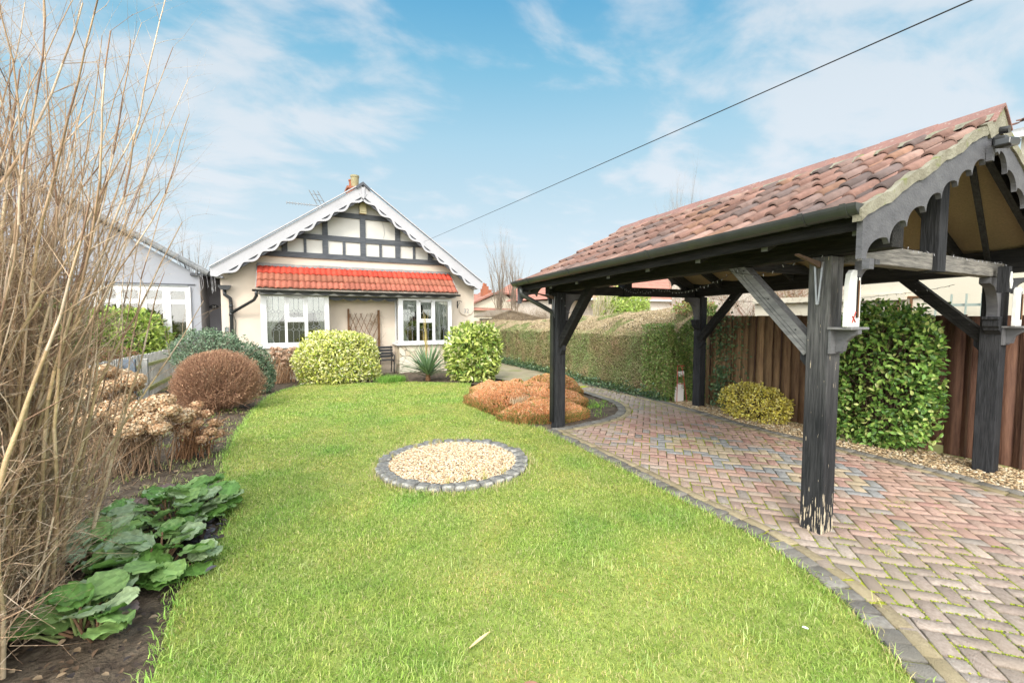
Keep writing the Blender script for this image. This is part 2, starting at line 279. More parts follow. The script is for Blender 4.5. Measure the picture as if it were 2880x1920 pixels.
def nearpost():
    # grey weathered upper, black stained lower, flaked bare wood at the foot
    m=mat('near_post_wood',(.018,.019,.021),(.04,.04,.043),scale=5,rough=.65,stretch=(9,9,.8),bump=1,bscale=9,spec=.12)
    t=m.node_tree; ns=t.nodes; l=t.links.new; b=ns['Principled BSDF']; base=b.inputs['Base Color'].links[0].from_socket
    tc=ns.new('ShaderNodeTexCoord'); sp=ns.new('ShaderNodeSeparateXYZ'); l(tc.outputs['Object'],sp.inputs[0])
    mp=ns.new('ShaderNodeMapping'); mp.inputs['Scale'].default_value=(9,9,.9); l(tc.outputs['Object'],mp.inputs[0])
    n=ns.new('ShaderNodeTexNoise'); n.inputs['Scale'].default_value=5; n.inputs['Detail'].default_value=7; l(mp.outputs[0],n.inputs['Vector'])
    rp=ns.new('ShaderNodeValToRGB'); rp.color_ramp.elements[0].color=(.06,.06,.062,1); rp.color_ramp.elements[1].color=(.20,.195,.19,1); rp.color_ramp.elements[0].position=.3; rp.color_ramp.elements[1].position=.72; l(n.outputs['Fac'],rp.inputs[0])
    h=ns.new('ShaderNodeMapRange'); h.inputs[1].default_value=.9; h.inputs[2].default_value=2.1; l(sp.outputs['Z'],h.inputs[0])
    mx=ns.new('ShaderNodeMix'); mx.data_type='RGBA'; l(h.outputs[0],mx.inputs[0]); l(base,mx.inputs[6]); l(rp.outputs[0],mx.inputs[7])
    n2=ns.new('ShaderNodeTexNoise'); n2.inputs['Scale'].default_value=9; n2.inputs['Detail'].default_value=7; l(mp.outputs[0],n2.inputs['Vector'])
    hz=ns.new('ShaderNodeMapRange'); hz.inputs[1].default_value=.0; hz.inputs[2].default_value=.42; hz.inputs[3].default_value=.50; hz.inputs[4].default_value=.70; l(sp.outputs['Z'],hz.inputs[0])
    gt=ns.new('ShaderNodeMath'); gt.operation='GREATER_THAN'; l(n2.outputs['Fac'],gt.inputs[0]); l(hz.outputs[0],gt.inputs[1])
    mx2=ns.new('ShaderNodeMix'); mx2.data_type='RGBA'; l(gt.outputs[0],mx2.inputs[0]); l(mx.outputs[2],mx2.inputs[6]); mx2.inputs[7].default_value=(.50,.42,.31,1); l(mx2.outputs[2],b.inputs['Base Color'])
    return m
M['nearpost']=nearpost()

# ---------------------------------------------------------------- foliage generators
def nrm(a): return a/np.maximum(np.linalg.norm(a,axis=-1,keepdims=True),1e-9)
def leaves(P,Nn,size,wid,dirm=None,up=.3,flat=.5,fold=.25):
    """six-vertex folded leaves, two quads each"""
    n=len(P); s=size*(.65+.6*rng.random(n)) if np.isscalar(size) else size
    d=nrm(rng.normal(size=(n,3))*1.0+Nn*.7+np.array([0,0,up])) if dirm is None else nrm(dirm+rng.normal(size=(n,3))*.25)
    z=Nn*flat+rng.normal(size=(n,3))*.45+np.array([0,0,.35]); z=nrm(z-d*np.sum(z*d,1,keepdims=True)); x=np.cross(d,z)
    s=s[:,None]; w_=wid
    def pt(a,b,c): return P+x*a*s*w_+d*b*s+z*c*s
    V=np.stack([pt(0,0,0),pt(-.42,.30,fold*w_*.6),pt(-.40,.68,fold*w_*.5-.04),pt(0,1,-.12),pt(.40,.68,fold*w_*.5-.04),pt(.42,.30,fold*w_*.6)],1).reshape(-1,3)
    b=np.arange(n)[:,None]*6; F=np.concatenate([b+np.array([[0,3,2,1]]),b+np.array([[0,5,4,3]])],1).reshape(-1,4)
    return V,F
def vnoise(x,y,f=1.,seed=0,oct=3):
    o=np.zeros(len(x)); a=1.; tot=0
    for k in range(oct):
        X=np.asarray(x)*f*2**k+seed*17.3+k*5.1; Y=np.asarray(y)*f*2**k+seed*7.7+k*9.4; xi=np.floor(X).astype(np.int64); yi=np.floor(Y).astype(np.int64); u=X-xi; v=Y-yi; u=u*u*(3-2*u); v=v*v*(3-2*v)
        h=lambda i,j: (np.sin(i*127.1+j*311.7+seed*74.7)*43758.5453)%1
        o+=a*((h(xi,yi)*(1-u)+h(xi+1,yi)*u)*(1-v)+(h(xi,yi+1)*(1-u)+h(xi+1,yi+1)*u)*v-.5)*2; tot+=a; a*=.55
    return o/tot*1.6
def pick(n,cols,wts,var=.18):
    c=np.array(cols)[rng.choice(len(cols),n,p=np.array(wts)/sum(wts))]
    return np.clip(c*(1+rng.normal(size=(n,1))*var),0.003,1)
def sph(n):
    return nrm(rng.normal(size=(n,3)))
def lump(D,seed,amp):
    r=np.random.default_rng(seed); o=np.zeros(len(D))
    for k in range(7):
        f=r.normal(size=3)*(2+k*1.1); o+=np.sin(D@f+r.random()*6.28)/(1+.5*k)
    return 1+amp*o/2
def superr(D,p):
    return (np.abs(D)**p).sum(1)**(-1/p)
def shellpts(n,c,rad,p=2,amp=.12,seed=1,inner=.3,zmin=0.02):
    D=sph(int(n*1.6)); r=superr(D,p)*lump(D,seed,amp)
    t=np.where(rng.random(len(D))<inner,.5+.45*rng.random(len(D)),1-.09*np.abs(rng.normal(size=len(D))))
    hole=lump(D*1.7,seed+77,1.)-1; t=np.where((hole<-.55)&(rng.random(len(D))<.75),t*.80,t)
    P=D*(r*t)[:,None]*np.array(rad)+np.array(c); k=P[:,2]>zmin; P=P[k][:n]; D=D[k][:n]; t=t[k][:n]
    Nn=nrm(D/np.array(rad)); return P,Nn,t
def sticks(P0,P1,r0,r1,n=3):
    m=len(P0); d=nrm(P1-P0); a=np.cross(d,np.where(np.abs(d[:,2:3])<.9,np.array([[0,0,1.]]),np.array([[1.,0,0]]))); a=nrm(a); b=np.cross(a,d)
    r0=np.broadcast_to(np.asarray(r0,float),(m,))[:,None]; r1=np.broadcast_to(np.asarray(r1,float),(m,))[:,None]
    V=[]
    for P,r in ((P0,r0),(P1,r1)):
        for j in range(n):
            t=2*PI*j/n; V.append(P+a*math.cos(t)*r+b*math.sin(t)*r)
    V=np.stack(V,1).reshape(-1,3); base=np.arange(m)[:,None]*2*n
    F=np.concatenate([base+np.array([[j,(j+1)%n,n+(j+1)%n,n+j]]) for j in range(n)],1).reshape(-1,4)
    return V,F
def strays(c,rad,p,m,seed):
    r=np.random.default_rng(seed+500); P=[];N_=[]
    for i in range(m):
        d=nrm(r.normal(size=(1,3)))[0]; d[2]=abs(d[2])*.8; b_=np.array(c)+d*superr(d[None],p)[0]*np.array(rad)*.97; e=nrm((d+np.array([0,0,.5])+r.normal(size=3)*.3)[None])[0]; L_=.06+.10*r.random()
        for q in range(9): P.append(b_+e*L_*q/9*max(.6,min(rad))*1.2+r.normal(size=3)*.008); N_.append(d)
    return np.array(P),np.array(N_)
def bush(name,label,cat,c,rad,n,size,wid,cols,wts,p=2,amp=.12,seed=1,up=.3,inner=.3,stem=(.10,.07,.05),group=None,var=.18,flat=.5,stems=14,extra=None,mt='leaf'):
    t=thing(name,label,cat,(c[0],c[1],0),group)
    P,Nn,_=shellpts(n,c,rad,p,amp,seed,inner)
    if mt=='leaf' and extra is None: extra=strays(c,rad,p,46,seed)
    if extra is not None: P=np.concatenate([P,extra[0]]); Nn=np.concatenate([Nn,extra[1]])
    V,F=leaves(P,Nn,size,wid,up=up,flat=flat); col=np.repeat(pick(len(P),cols,wts,var),2,0)
    npmesh('foliage',V,F,M[mt],t,colors=col)
    D=sph(stems*8); D[:,2]=np.abs(D[:,2]); P1=D*superr(D,p)[:,None]*.86*np.array(rad)+np.array(c); P0=np.array([c[0],c[1],0.])+rng.normal(size=(len(P1),3))*np.array([rad[0]*.12,rad[1]*.12,0]); P0[:,2]=.0
    mid=P0*.45+P1*.55+np.array([0,0,.08]); mid[:,:2]=P0[:,:2]*.62+P1[:,:2]*.38
    V1,F1=sticks(P0,mid,.011,.008,4); V2,F2=sticks(mid,P1,.008,.003,4)
    V=np.concatenate([V1,V2]);F=np.concatenate([F1,F2+len(V1)]); npmesh('stems',V,F,M['twig'],t,colors=pick(len(F),[stem],[1],.2)); return t
def branch(segs,p,d,length,r,depth,spread=.5,n=4,up=.1,kids=(2,4),shrink=.62,wob=.12,taper=.45):
    p=np.array(p,float); d=np.array(d,float); L_=length/n; pts=[p.copy()]
    rr=r
    for i in range(n):
        d=d+rng.normal(size=3)*wob+np.array([0,0,up]); d/=np.linalg.norm(d); q=p+d*L_; r2=r*(1-(1-taper)*(i+1)/n)
        segs.append((p.copy(),q.copy(),rr,r2,depth)); p=q; rr=r2
        if depth>0:
            for k in range(rng.integers(kids[0],kids[1]+1) if i>=1 or depth<2 else 0):
                s=p-d*L_*rng.random(); dd=d+rng.normal(size=3)*spread; dd/=np.linalg.norm(dd)
                branch(segs,s,dd,length*shrink*(.6+.6*rng.random()),r2*.5,depth-1,spread,max(2,n-1),up,kids,shrink,wob,taper)
def segmesh(name,segs,parent,cols,wts,sides=5,var=.15,fine=None):
    P0=np.array([s[0] for s in segs]);P1=np.array([s[1] for s in segs]);r0=np.array([s[2] for s in segs]);r1=np.array([s[3] for s in segs])
    V,F=sticks(P0,P1,r0,r1,sides); c=pick(len(P0),cols,wts,var)
    if fine is not None:
        k=r0<fine[0]; c[k]=c[k]*0.35+np.array(fine[1])*.65*(1+rng.normal(size=(k.sum(),1))*.15)
    return npmesh(name,V,F,M['twig'],parent,colors=np.repeat(np.clip(c,.005,1),sides,0))
def poly_inside(P,poly):
    x,y=P[:,0],P[:,1]; r=np.zeros(len(P),bool); n=len(poly)
    for i in range(n):
        x0,y0=poly[i];x1,y1=poly[(i+1)%n]
        c=((y0>y)!=(y1>y))&(x<(x1-x0)*(y-y0)/(y1-y0+1e-12)+x0); r^=c
    return r
def sheet(name,poly,z,mt,parent=None):
    tr=tessellate_polygon([[Vector((x,y,0)) for x,y in poly]]); V=np.array([(x,y,z) for x,y in poly]); F=np.array(tr)
    nz=np.cross(V[F[:,1]]-V[F[:,0]],V[F[:,2]]-V[F[:,0]])[:,2]; F[nz<0]=F[nz<0][:,::-1]
    return struct(npmesh(name,V,F,mt))

# ================================================================ GROUND
g=MB(); g.add([(-400,-150,-.06),(400,-150,-.06),(400,900,-.06),(-400,900,-.06)],[(0,1,2,3)]); struct(g.build('ground',M['earth']))
LAWN=[(-.62,-2),(-.60,1.2),(-.596,2.49),(-.62,2.88),(-.636,3.22),(-.541,3.75),(-.46,4.2),(-.60,5.23),(-.71,6.05),(-.68,7.29),(-.56,9.0),(-.36,10.5),(-.05,11.35),(.35,11.85),(1.1,11.75),(2.06,11.45),(3.0,11.15),(4.13,10.25),(3.75,9.4),(3.2,8.2),(3.08,7.2),(3.12,6.2),(3.40,5.55),(3.36,5.35),(3.31,4.44),(3.265,3.59),(3.19,2.8),(3.15,2.02),(3.05,1.68),(2.93,1.38),(2.785,1.16),(2.54,.87),(2.2,.4),(1.6,-.5),(1.1,-2)]
DRIVE=[(1.1,-2),(1.6,-.5),(2.2,.4),(2.54,.87),(2.785,1.16),(2.93,1.38),(3.05,1.68),(3.15,2.02),(3.19,2.8),(3.265,3.59),(3.31,4.44),(3.37,5.45),(4.06,5.5),(4.75,5.65),(5.25,5.98),(5.6,6.5),(5.78,7.3),(5.8,8.6),(6.66,8.6),(6.66,7.26),(6.6,5.87),(6.36,4.66),(6.29,3.7),(6.29,2.94),(6.31,2.33),(6.29,1.88),(6.2,1.38),(6.1,0),(6.1,-2)]
PATH=[(5.78,8.6),(5.35,9.8),(5.0,10.95),(5.1,12.3),(5.74,13.3),(5.74,30),(7.0,30),(7.0,14.6),(6.9,12.5),(6.95,10.6),(6.68,8.6)]
# soil bed on the left and in front of the house: gently lumpy ground
def soilgrid(name,x0,x1,y0,y1,step,z,amp):
    xs=np.arange(x0,x1+step/2,step); ys=np.arange(y0,y1+step/2,step); X,Y=np.meshgrid(xs,ys,indexing='ij')
    Z=z+amp*(np.sin(X*9+Y*3)*np.cos(Y*7-X*4)*.5+np.sin(X*23+1)*np.sin(Y*19+X*5)*.35+rng.normal(size=X.shape)*.28)
    V=np.stack([X,Y,Z],-1).reshape(-1,3); a,b=X.shape; i=np.arange(a-1)[:,None]*b+np.arange(b-1)[None,:]
    F=np.stack([i,i+b,i+b+1,i+1],-1).reshape(-1,4); return struct(npmesh(name,V,F,M['soil'],smooth=True))
soilgrid('soil_bed',-3.0,-.30,.4,12.6,.05,-.008,.016)
soilgrid('border_bed',-.35,5.0,10.2,13.5,.08,-.012,.012)
soilgrid('heather_bed',3.05,5.9,5.35,9.6,.07,-.012,.012)
sheet('lawn',LAWN,.012,M['turf'])
sheet('path',PATH,.006,M['concrete'])
sheet('driveway_joints',DRIVE,.0150,M['pavejoint'])
# gravel-chip strip along the fence base
STRIP=[(6.1,-2),(6.1,0),(6.2,1.38),(6.29,1.88),(6.31,2.33),(6.29,2.94),(6.29,3.7),(6.36,4.66),(6.6,5.87),(6.66,7.26),(6.66,8.6),(7.15,8.6),(7.15,-2)]
M['chipbase']=mat('chipping_bed',(.26,.20,.13),(.42,.34,.23),scale=60,rough=1,bump=1,bscale=120)
sheet('chipping_strip',STRIP,.002,M['chipbase'])
# ---- herringbone block paving, 200 x 100 blocks laid at 45 degrees
def poly_edges(poly): return [(np.array(poly[i]),np.array(poly[(i+1)%len(poly)])) for i in range(len(poly))]
EDG=poly_edges(DRIVE)
def clip_half(pts,p,n_):
    o=[]; m=len(pts)
    for i in range(m):
        a,b=pts[i],pts[(i+1)%m]; da=(a-p)@n_; db=(b-p)@n_
        if da>=0: o.append(a)
        if (da>=0)!=(db>=0): o.append(a+(b-a)*da/(da-db))
    return o
c45=math.sqrt(.5); U=np.array([c45,c45]); Vv=np.array([-c45,c45]); ORGP=np.array([4.9,3.2])
motif=[(4.72,3.93),(4.86,3.23),(4.98,2.53)]  # centres of the three linked diamonds
def motifcol(c):
    best=9
    for mx,my in motif:
        d=c-np.array([mx,my]); q=max(abs(d@U),abs(d@Vv)); best=min(best,q)
    if best<.20: return (.50,.32,.27) if rng.random()<.6 else (.58,.47,.33)
    if best<.33: return (.58,.475,.34)
    if best<.46: return (.37,.37,.37)
    return None
mv,mf,mc=[],[],[]
def addblock(poly2,z,col,bev=.006,tilt=None):
    if len(poly2)<3: return
    P=np.array(poly2); c=P.mean(0); m=len(P); k=len(mv); sh=[]
    if tilt is None: tilt=rng.normal(size=2)*.010
    for p in P: mv.append((p[0],p[1],z-.02))
    for p in P: mv.append((p[0],p[1],z-.004+float((p-c)@tilt)))
    for p in P:
        q=p+(c-p)*min(.45,bev/max(np.linalg.norm(c-p),.01)); mv.append((q[0],q[1],z+float((q-c)@tilt)))
    for i in range(m):
        j=(i+1)%m; mf.append((k+i,k+j,k+m+j,k+m+i)); mc.append(col); mf.append((k+m+i,k+m+j,k+2*m+j,k+2*m+i)); mc.append(col)
    mf.append(tuple(k+2*m+i for i in range(m))); mc.append(col)
def wearcol(c):
    d=math.hypot((c[0]-5.1),(c[1]-3.5)*.62)       # sheltered ground under the roof has kept its colour, the rest is weathered
    r=rng.random()
    if r<.55: b=np.array((.56,.37,.30))
    elif r<.75: b=np.array((.50,.28,.235))
    elif r<.9: b=np.array((.50,.41,.34))
    else: b=np.array((.34,.33,.32))
    t=min(1,max(0,(d-1.15)/.85)); wv=np.array((.37,.32,.275))*(.8+.4*rng.random())
    b=b*.74+np.array((.50,.37,.31))*.26
    return b*(1-t)*(1+rng.normal()*.07)+wv*t*.9+b*t*.14
inset=.236; MOSS=[]
for a in range(-75,76):
    for b in range(-75,76):
        t=(a-b)%4
        if t==0: w_,h_=2,1
        elif t==3: w_,h_=1,2
        else: continue
        gp=.0045+.0012*rng.random(); u0,v0=a*.1+gp,b*.1+gp; u1,v1=(a+w_)*.1-gp,(b+h_)*.1-gp
        pts=[ORGP+U*u+Vv*v for u,v in ((u0,v0),(u1,v0),(u1,v1),(u0,v1))]; c=sum(pts)/4
        if not(1<c[0]<7.0 and -1.6<c[1]<9): continue
        if c[0]<2.2 and c[1]<.2: continue
        near=[]; ins=poly_inside(np.array([c]),DRIVE)[0]
        dmin=9
        for p,q in EDG:
            e=q-p; L_=np.linalg.norm(e); tt=np.clip((c-p)@e/L_**2,0,1); f=p+e*tt; d=np.linalg.norm(c-f); n_=np.array([e[1],-e[0]])/L_
            dmin=min(dmin,d)
            if d<.42: near.append((p+n_*inset,n_,tt))
        if not ins: continue
        poly=pts
        for p,n_,tt in near:
            if 0<tt<1: poly=clip_half(poly,p,n_)
        if len(poly)<3: continue
        A=np.array(poly); area=.5*abs(np.dot(A[:,0],np.roll(A[:,1],-1))-np.dot(A[:,1],np.roll(A[:,0],-1)))
        if area<.0015: continue
        MOSS.append((pts[0],pts[1])); MOSS.append((pts[0],pts[3]))
        addblock(poly,.026+rng.normal()*.0012,tuple(np.clip(motifcol(c) if motifcol(c) else wearcol(c),.02,1)))
def along(path,step,fn,start=0.):
    pts=[np.array(p,float) for p in path]; acc=start; 
    for i in range(len(pts)-1):
        e=pts[i+1]-pts[i]; L_=np.linalg.norm(e)
        if L_<1e-6: continue
        e/=L_
        while acc<L_: fn(pts[i]+e*acc,e); acc+=step
        acc-=L_
def smooth(path,it=2):
    P=[np.array(p,float) for p in path]
    for _ in range(it):
        Q=[P[0]]
        for i in range(len(P)-1): Q+= [P[i]*.75+P[i+1]*.25,P[i]*.25+P[i+1]*.75]
        Q.append(P[-1]); P=Q
    return P
def edging(path,side,outer=True):
    path=smooth(path)
    def ob(p,e):   # dark setts across the edge
        n_=np.array([-e[1],e[0]])*side; j=rng.normal(size=2)*.004; w_=.104
        q=[p-e*w_/2+n_*.0,p+e*w_/2,p+e*w_/2+n_*.135,p-e*w_/2+n_*.135]; q=[x+j for x in q]
        if side<0: q=q[::-1]
        v=.6+.5*rng.random(); addblock(q,.034+rng.normal()*.003,tuple(np.array((.25,.235,.21))*v+.02),.012,rng.normal(size=2)*.03)
    def ib(p,e):   # buff stretcher course
        n_=np.array([-e[1],e[0]])*side; w_=.192
        q=[p-e*w_/2+n_*.14,p+e*w_/2+n_*.14,p+e*w_/2+n_*.232,p-e*w_/2+n_*.232]
        if side<0: q=q[::-1]
        v=.8+.35*rng.random(); addblock(q,.030+rng.normal()*.0015,tuple(np.array((.40,.335,.215))*v),.008)
    along(path,.112,ob,.05); along(path,.20,ib,.1)
edging(DRIVE[0:12],-1); edging(DRIVE[11:18],-1); edging(DRIVE[18:29],-1)
tri=[];tc_=[]
for f,cc in zip(mf,mc):
    if len(f)==4: tri.append(f); tc_.append(cc)
    else:
        if len(f)==3: tri.append((f[0],f[1],f[2],f[2])); tc_.append(cc); continue
        for i in range(1,len(f)-1,1): tri.append((f[0],f[i],f[i+1],f[i+1])); tc_.append(cc)
# split into triangles for a uniform array
T=[];TC=[]
for f,cc in zip(tri,tc_):
    T.append((f[0],f[1],f[2])); TC.append(cc)
    if f[2]!=f[3]: T.append((f[0],f[2],f[3])); TC.append(cc)
T=np.array(T); Vp=np.array(mv); nz=np.cross(Vp[T[:,1]]-Vp[T[:,0]],Vp[T[:,2]]-Vp[T[:,0]])
o=npmesh('driveway_paving',Vp,T,M['paver'],colors=TC); struct(o)

# ---- pebbles
ICO=None
def pebbles(P,size,flat,cols,wts,name,mt,**k):
    global ICO
    if ICO is None:
        bm=bmesh.new(); bmesh.ops.create_icosphere(bm,subdivisions=1,radius=1); ICO=(np.array([v.co for v in bm.verts]),np.array([[v.index for v in f.verts] for f in bm.faces])); bm.free()
    n=len(P); v,f=ICO; sc_=size*(.55+.8*rng.random((n,1,1)))*np.stack([.7+.6*rng.random(n),.6+.5*rng.random(n),flat*(.6+.6*rng.random(n))],-1)[:,None,:]
    V=v[None]*sc_*(1+rng.normal(size=(n,len(v),1))*.10)
    a=rng.random(n)*2*PI; b=rng.normal(size=n)*.35; ca,sa,cb,sb=np.cos(a),np.sin(a),np.cos(b),np.sin(b)
    x,y,z=V[...,0],V[...,1],V[...,2]; y,z=y*cb[:,None]-z*sb[:,None],y*sb[:,None]+z*cb[:,None]; x,y=x*ca[:,None]-y*sa[:,None],x*sa[:,None]+y*ca[:,None]
    V=np.stack([x,y,z],-1)+P[:,None,:]; F=(f[None]+(np.arange(n)*len(v))[:,None,None]).reshape(-1,3)
    c=np.repeat(pick(n,cols,wts,.12),len(f),0); return npmesh(name,V.reshape(-1,3),F,M[mt],colors=c,**k)
CC=np.array([1.68,4.73]); 
g=MB(); g.lathe((CC[0],CC[1],0),[(.74,-.02),(.74,.03),(.4,.042),(.01,.046)],40); struct(g.build('gravel_base',M['chipbase']))
n=9500; r=np.sqrt(rng.random(n))*.72; a=rng.random(n)*2*PI
P=np.stack([CC[0]+r*np.cos(a),CC[1]+r*np.sin(a),.035+.016*(1-(r/.74)**2)+rng.random(n)*.014],1)
setp(pebbles(P,.0115,.65,[(.60,.45,.29),(.68,.56,.41),(.50,.34,.19),(.66,.58,.47),(.34,.24,.15)],[5,5,2.4,2.2,1.3],'gravel','pebble'),'golden gravel filling the round stone ring in the lawn','gravel',kind='stuff')
n=16000; P=np.stack([6.08+rng.random(n)*1.05,.6+rng.random(n)*7.8,.008+rng.random(n)*.02],1); P=P[poly_inside(P,STRIP)]
setp(pebbles(P,.016,.35,[(.50,.37,.22),(.62,.50,.33),(.34,.23,.13),(.66,.58,.45)],[5,4,3,2],'stone_chippings','pebble'),'brown and buff chippings strewn along the foot of the board fence','chippings',kind='stuff')
# ---- moss standing in the joints of the open, damper parts of the paving
mid=np.array([(a+b)/2 for a,b in MOSS]); A0=np.array([a for a,b in MOSS]); B0=np.array([b for a,b in MOSS])
wet=np.clip((np.hypot(mid[:,0]-5.1,(mid[:,1]-3.5)*.62)-1.0)/.9,0,1); keepm=(vnoise(mid[:,0],mid[:,1],1.3,21,3)+.9*wet+.25*rng.normal(size=len(mid)))>.85
A0,B0=A0[keepm],B0[keepm]; q_=22; tt=rng.random((len(A0),q_,1)); Pm=(A0[:,None]*(1-tt)+B0[:,None]*tt).reshape(-1,2)+rng.normal(size=(len(A0)*q_,2))*.0022
Pm=np.concatenate([Pm,np.full((len(Pm),1),.0235)],1); dd_=vnoise(Pm[:,0],Pm[:,1],9.,5,2)>-.35; Pm=Pm[dd_]
setp(pebbles(Pm,.0062,.75,[(.26,.31,.02),(.17,.23,.03),(.36,.37,.05),(.12,.12,.05)],[4,3,1.5,2],'joint_moss','pebble'),'bright yellow-green moss growing in the joints of the block paving','moss',kind='stuff')
# ---- the ring of setts: every sett its own object
def cobble(i,seed):
    r=np.random.default_rng(seed); bm=bmesh.new(); bmesh.ops.create_cube(bm,size=1); bmesh.ops.subdivide_edges(bm,edges=bm.edges,cuts=3,use_grid_fill=True)
    for v in bm.verts:
        x,y,z=v.co; k=1-.10*max(0,(abs(x)*2)**4*(abs(y)*2)**2)-.05*(abs(z)*2)**4; v.co=Vector((x*.132*k,y*.145*k,z*.085*(1-.12*(abs(x*2)**4+abs(y*2)**4)*.5)))+Vector(r.normal(size=3)*.003)
    me=bpy.data.meshes.new('edging_stone'); bm.to_mesh(me); bm.free(); return me
cob=[cobble(i,50+i) for i in range(5)]; NC=38
for i in range(NC):
    a=2*PI*i/NC+rng.normal()*.012; rr=.790+rng.normal()*.006
    o=link('edging_stone',cob[i%5],M['cobble'],org=(CC[0]+rr*math.cos(a),CC[1]+rr*math.sin(a),.014+rng.normal()*.005),smooth=True)
    o.rotation_euler=(rng.normal()*.05,rng.normal()*.05,a-PI/2+rng.normal()*.05); o.scale=(.98+.1*rng.random(),1,1)
    setp(o,'rough grey stone sett in the ring round the gravel circle','edging stone','stone setts edging the gravel circle')

# ---- grass blades
def grass(n,pts,len_,wid,cols,wts,lean=.55,var=.2):
    n=len(pts); a=rng.random(n)*2*PI; l=len_*(.5+.8*rng.random(n)); ln=lean*(.35+1.0*rng.random(n)); d=np.stack([np.cos(a),np.sin(a),np.zeros(n)],1)
    s=np.stack([-np.sin(a),np.cos(a),np.zeros(n)],1); w_=(wid*(.7+.6*rng.random(n)))[:,None] if np.isscalar(wid) else (wid*(.7+.6*rng.random(n)))[:,None]
    up=np.array([[0,0,1.]]); l=l[:,None]; ln=ln[:,None]
    m1=pts+up*l*.5*np.cos(ln*.6)+d*l*.5*np.sin(ln*.6); m2=m1+up*l*.5*np.cos(np.minimum(ln*1.9,1.7))+d*l*.5*np.sin(np.minimum(ln*1.9,1.7))
    V=np.stack([pts-s*w_,pts+s*w_,m1+s*w_*.85,m1-s*w_*.85,m2+s*w_*.12,m2-s*w_*.12],1).reshape(-1,3)
    b=np.arange(n)[:,None]*6; F=np.concatenate([b+np.array([[0,1,2,3]]),b+np.array([[3,2,4,5]])],1).reshape(-1,4)
    c=pick(n,cols,wts,var); return V,F,np.repeat(c,2,0),c
LP=np.array(LAWN)
def scatter(n,x0,x1,y0,y1): return np.stack([x0+rng.random(n)*(x1-x0),y0+rng.random(n)*(y1-y0),np.full(n,.01)],1)
GP=[];GW=[];GL=[]
for (y0,y1,dens,wd,ln) in ((.4,1.8,15000,.0014,.034),(1.8,3.2,12500,.0017,.034),(3.2,5.2,8500,.0023,.034),(5.2,8,5200,.0033,.034),(8,12,3200,.0048,.034)):
    n=int(dens*(y1-y0)*4.8); P=scatter(n,-.75,4.15,y0,y1); P=P[poly_inside(P,LAWN)]
    P=P[np.hypot(P[:,0]-CC[0],P[:,1]-CC[1])>.865]
    if y0<3: P=P[(P[:,0]<P[:,1]*2.0+1.6)]
    GP.append(P); GW.append(np.full(len(P),wd)); GL.append(np.full(len(P),ln))
P=np.concatenate(GP);Wd=np.concatenate(GW);Ln=np.concatenate(GL)
pat=1.3*vnoise(P[:,0],P[:,1],1.6,1,4)
Ln=Ln*(1+.28*np.clip(pat,-1,1.2))
GC=[(.28,.40,.065),(.37,.48,.095),(.48,.53,.15),(.60,.54,.26),(.19,.29,.05)]
V,F,Cc,cb=grass(len(P),P,Ln,Wd,GC,[5,6,4.5,2.2,2],lean=.95)
pat2=1.2*vnoise(P[:,0],P[:,1],2.6,5,4); tint=1+.16*np.clip(pat,-1,1)[:,None]*np.array([[-.9,.1,-.4]])+.12*np.clip(pat2,-1,1)[:,None]*np.array([[1.1,.25,.5]]); Cc=np.clip(Cc*np.repeat(tint,2,0),.01,1)
go=npmesh('grass',V,F,M['grass'],colors=Cc); setp(go,'short green and yellowish grass covering the lawn','grass',kind='stuff')
# longer tufts, straw at the ring and edges, seedlings
def tufts(spots,cnt,sp,ln,wd,cols,wts,lean):
    Q=[]
    for (x,y) in spots:
        q=rng.normal(size=(cnt,3))*np.array([sp,sp,0])+np.array([x,y,.01]); Q.append(q)
    Q=np.concatenate(Q); return grass(len(Q),Q,ln,wd,cols,wts,lean)
spots=[(2.15,2.1),(1.85,2.3),(2.0,1.75),(2.6,3.4),(2.35,2.75),(2.75,2.1),(2.9,2.5),(2.1,1.35),(2.4,1.5),(1.5,1.5),(.6,1.9),(-.2,2.2),(.1,3.1),(.7,1.5),(1.0,2.7),(2.7,1.35),(2.45,1.05),(-.45,2.6),(-.5,3.3),(-.35,3.9),(2.5,4.3),(2.58,4.0),(1.2,3.85),(1.9,3.8)]
A=tufts(spots,38,.06,.075,.0019,[(.44,.58,.16),(.56,.66,.26),(.32,.46,.11)],[4,3,2],.75)
ring=[(CC[0]+.89*math.cos(a),CC[1]+.93*math.sin(a)) for a in np.linspace(0,6.28,60)]
B=tufts(ring,22,.03,.075,.002,[(.62,.50,.26),(.42,.52,.14),(.70,.60,.36)],[4,4,3],.6)
ring2=[(CC[0]+.72*math.cos(a),CC[1]+.72*math.sin(a)) for a in (1.2,1.5,1.65,1.95,-1.75,-1.45,2.6,-2.0,-1.1)]
B2=tufts(ring2,26,.014,.12,.002,[(.55,.55,.16),(.66,.52,.25)],[4,3],.35)
edge=[]; along([p for p in LAWN[21:32]],.05,lambda p,e: edge.append((p[0]-.02,p[1])))
Cx=tufts(edge,16,.03,.065,.0022,[(.60,.52,.24),(.42,.58,.14),(.32,.5,.1)],[3,4,3],.7)
edgeL=[]; along([p for p in LAWN[1:15]],.045,lambda p,e: edgeL.append((p[0]+.0,p[1])))
D_=tufts(edgeL,12,.035,.06,.0024,[(.30,.55,.09),(.42,.62,.14),(.5,.6,.2)],[3,4,2],.8)
Fx=tufts([(2.1+.3*rng.random()*2,11.6+.35*rng.normal()*.6) for _ in range(55)],22,.06,.17,.004,[(.16,.34,.05),(.26,.46,.08)],[3,4],.6)
Gx=tufts([(5.05+.3*rng.normal(),6.55+.25*rng.normal()) for _ in range(24)],20,.05,.08,.003,[(.20,.42,.05),(.36,.52,.1)],[3,3],.9)
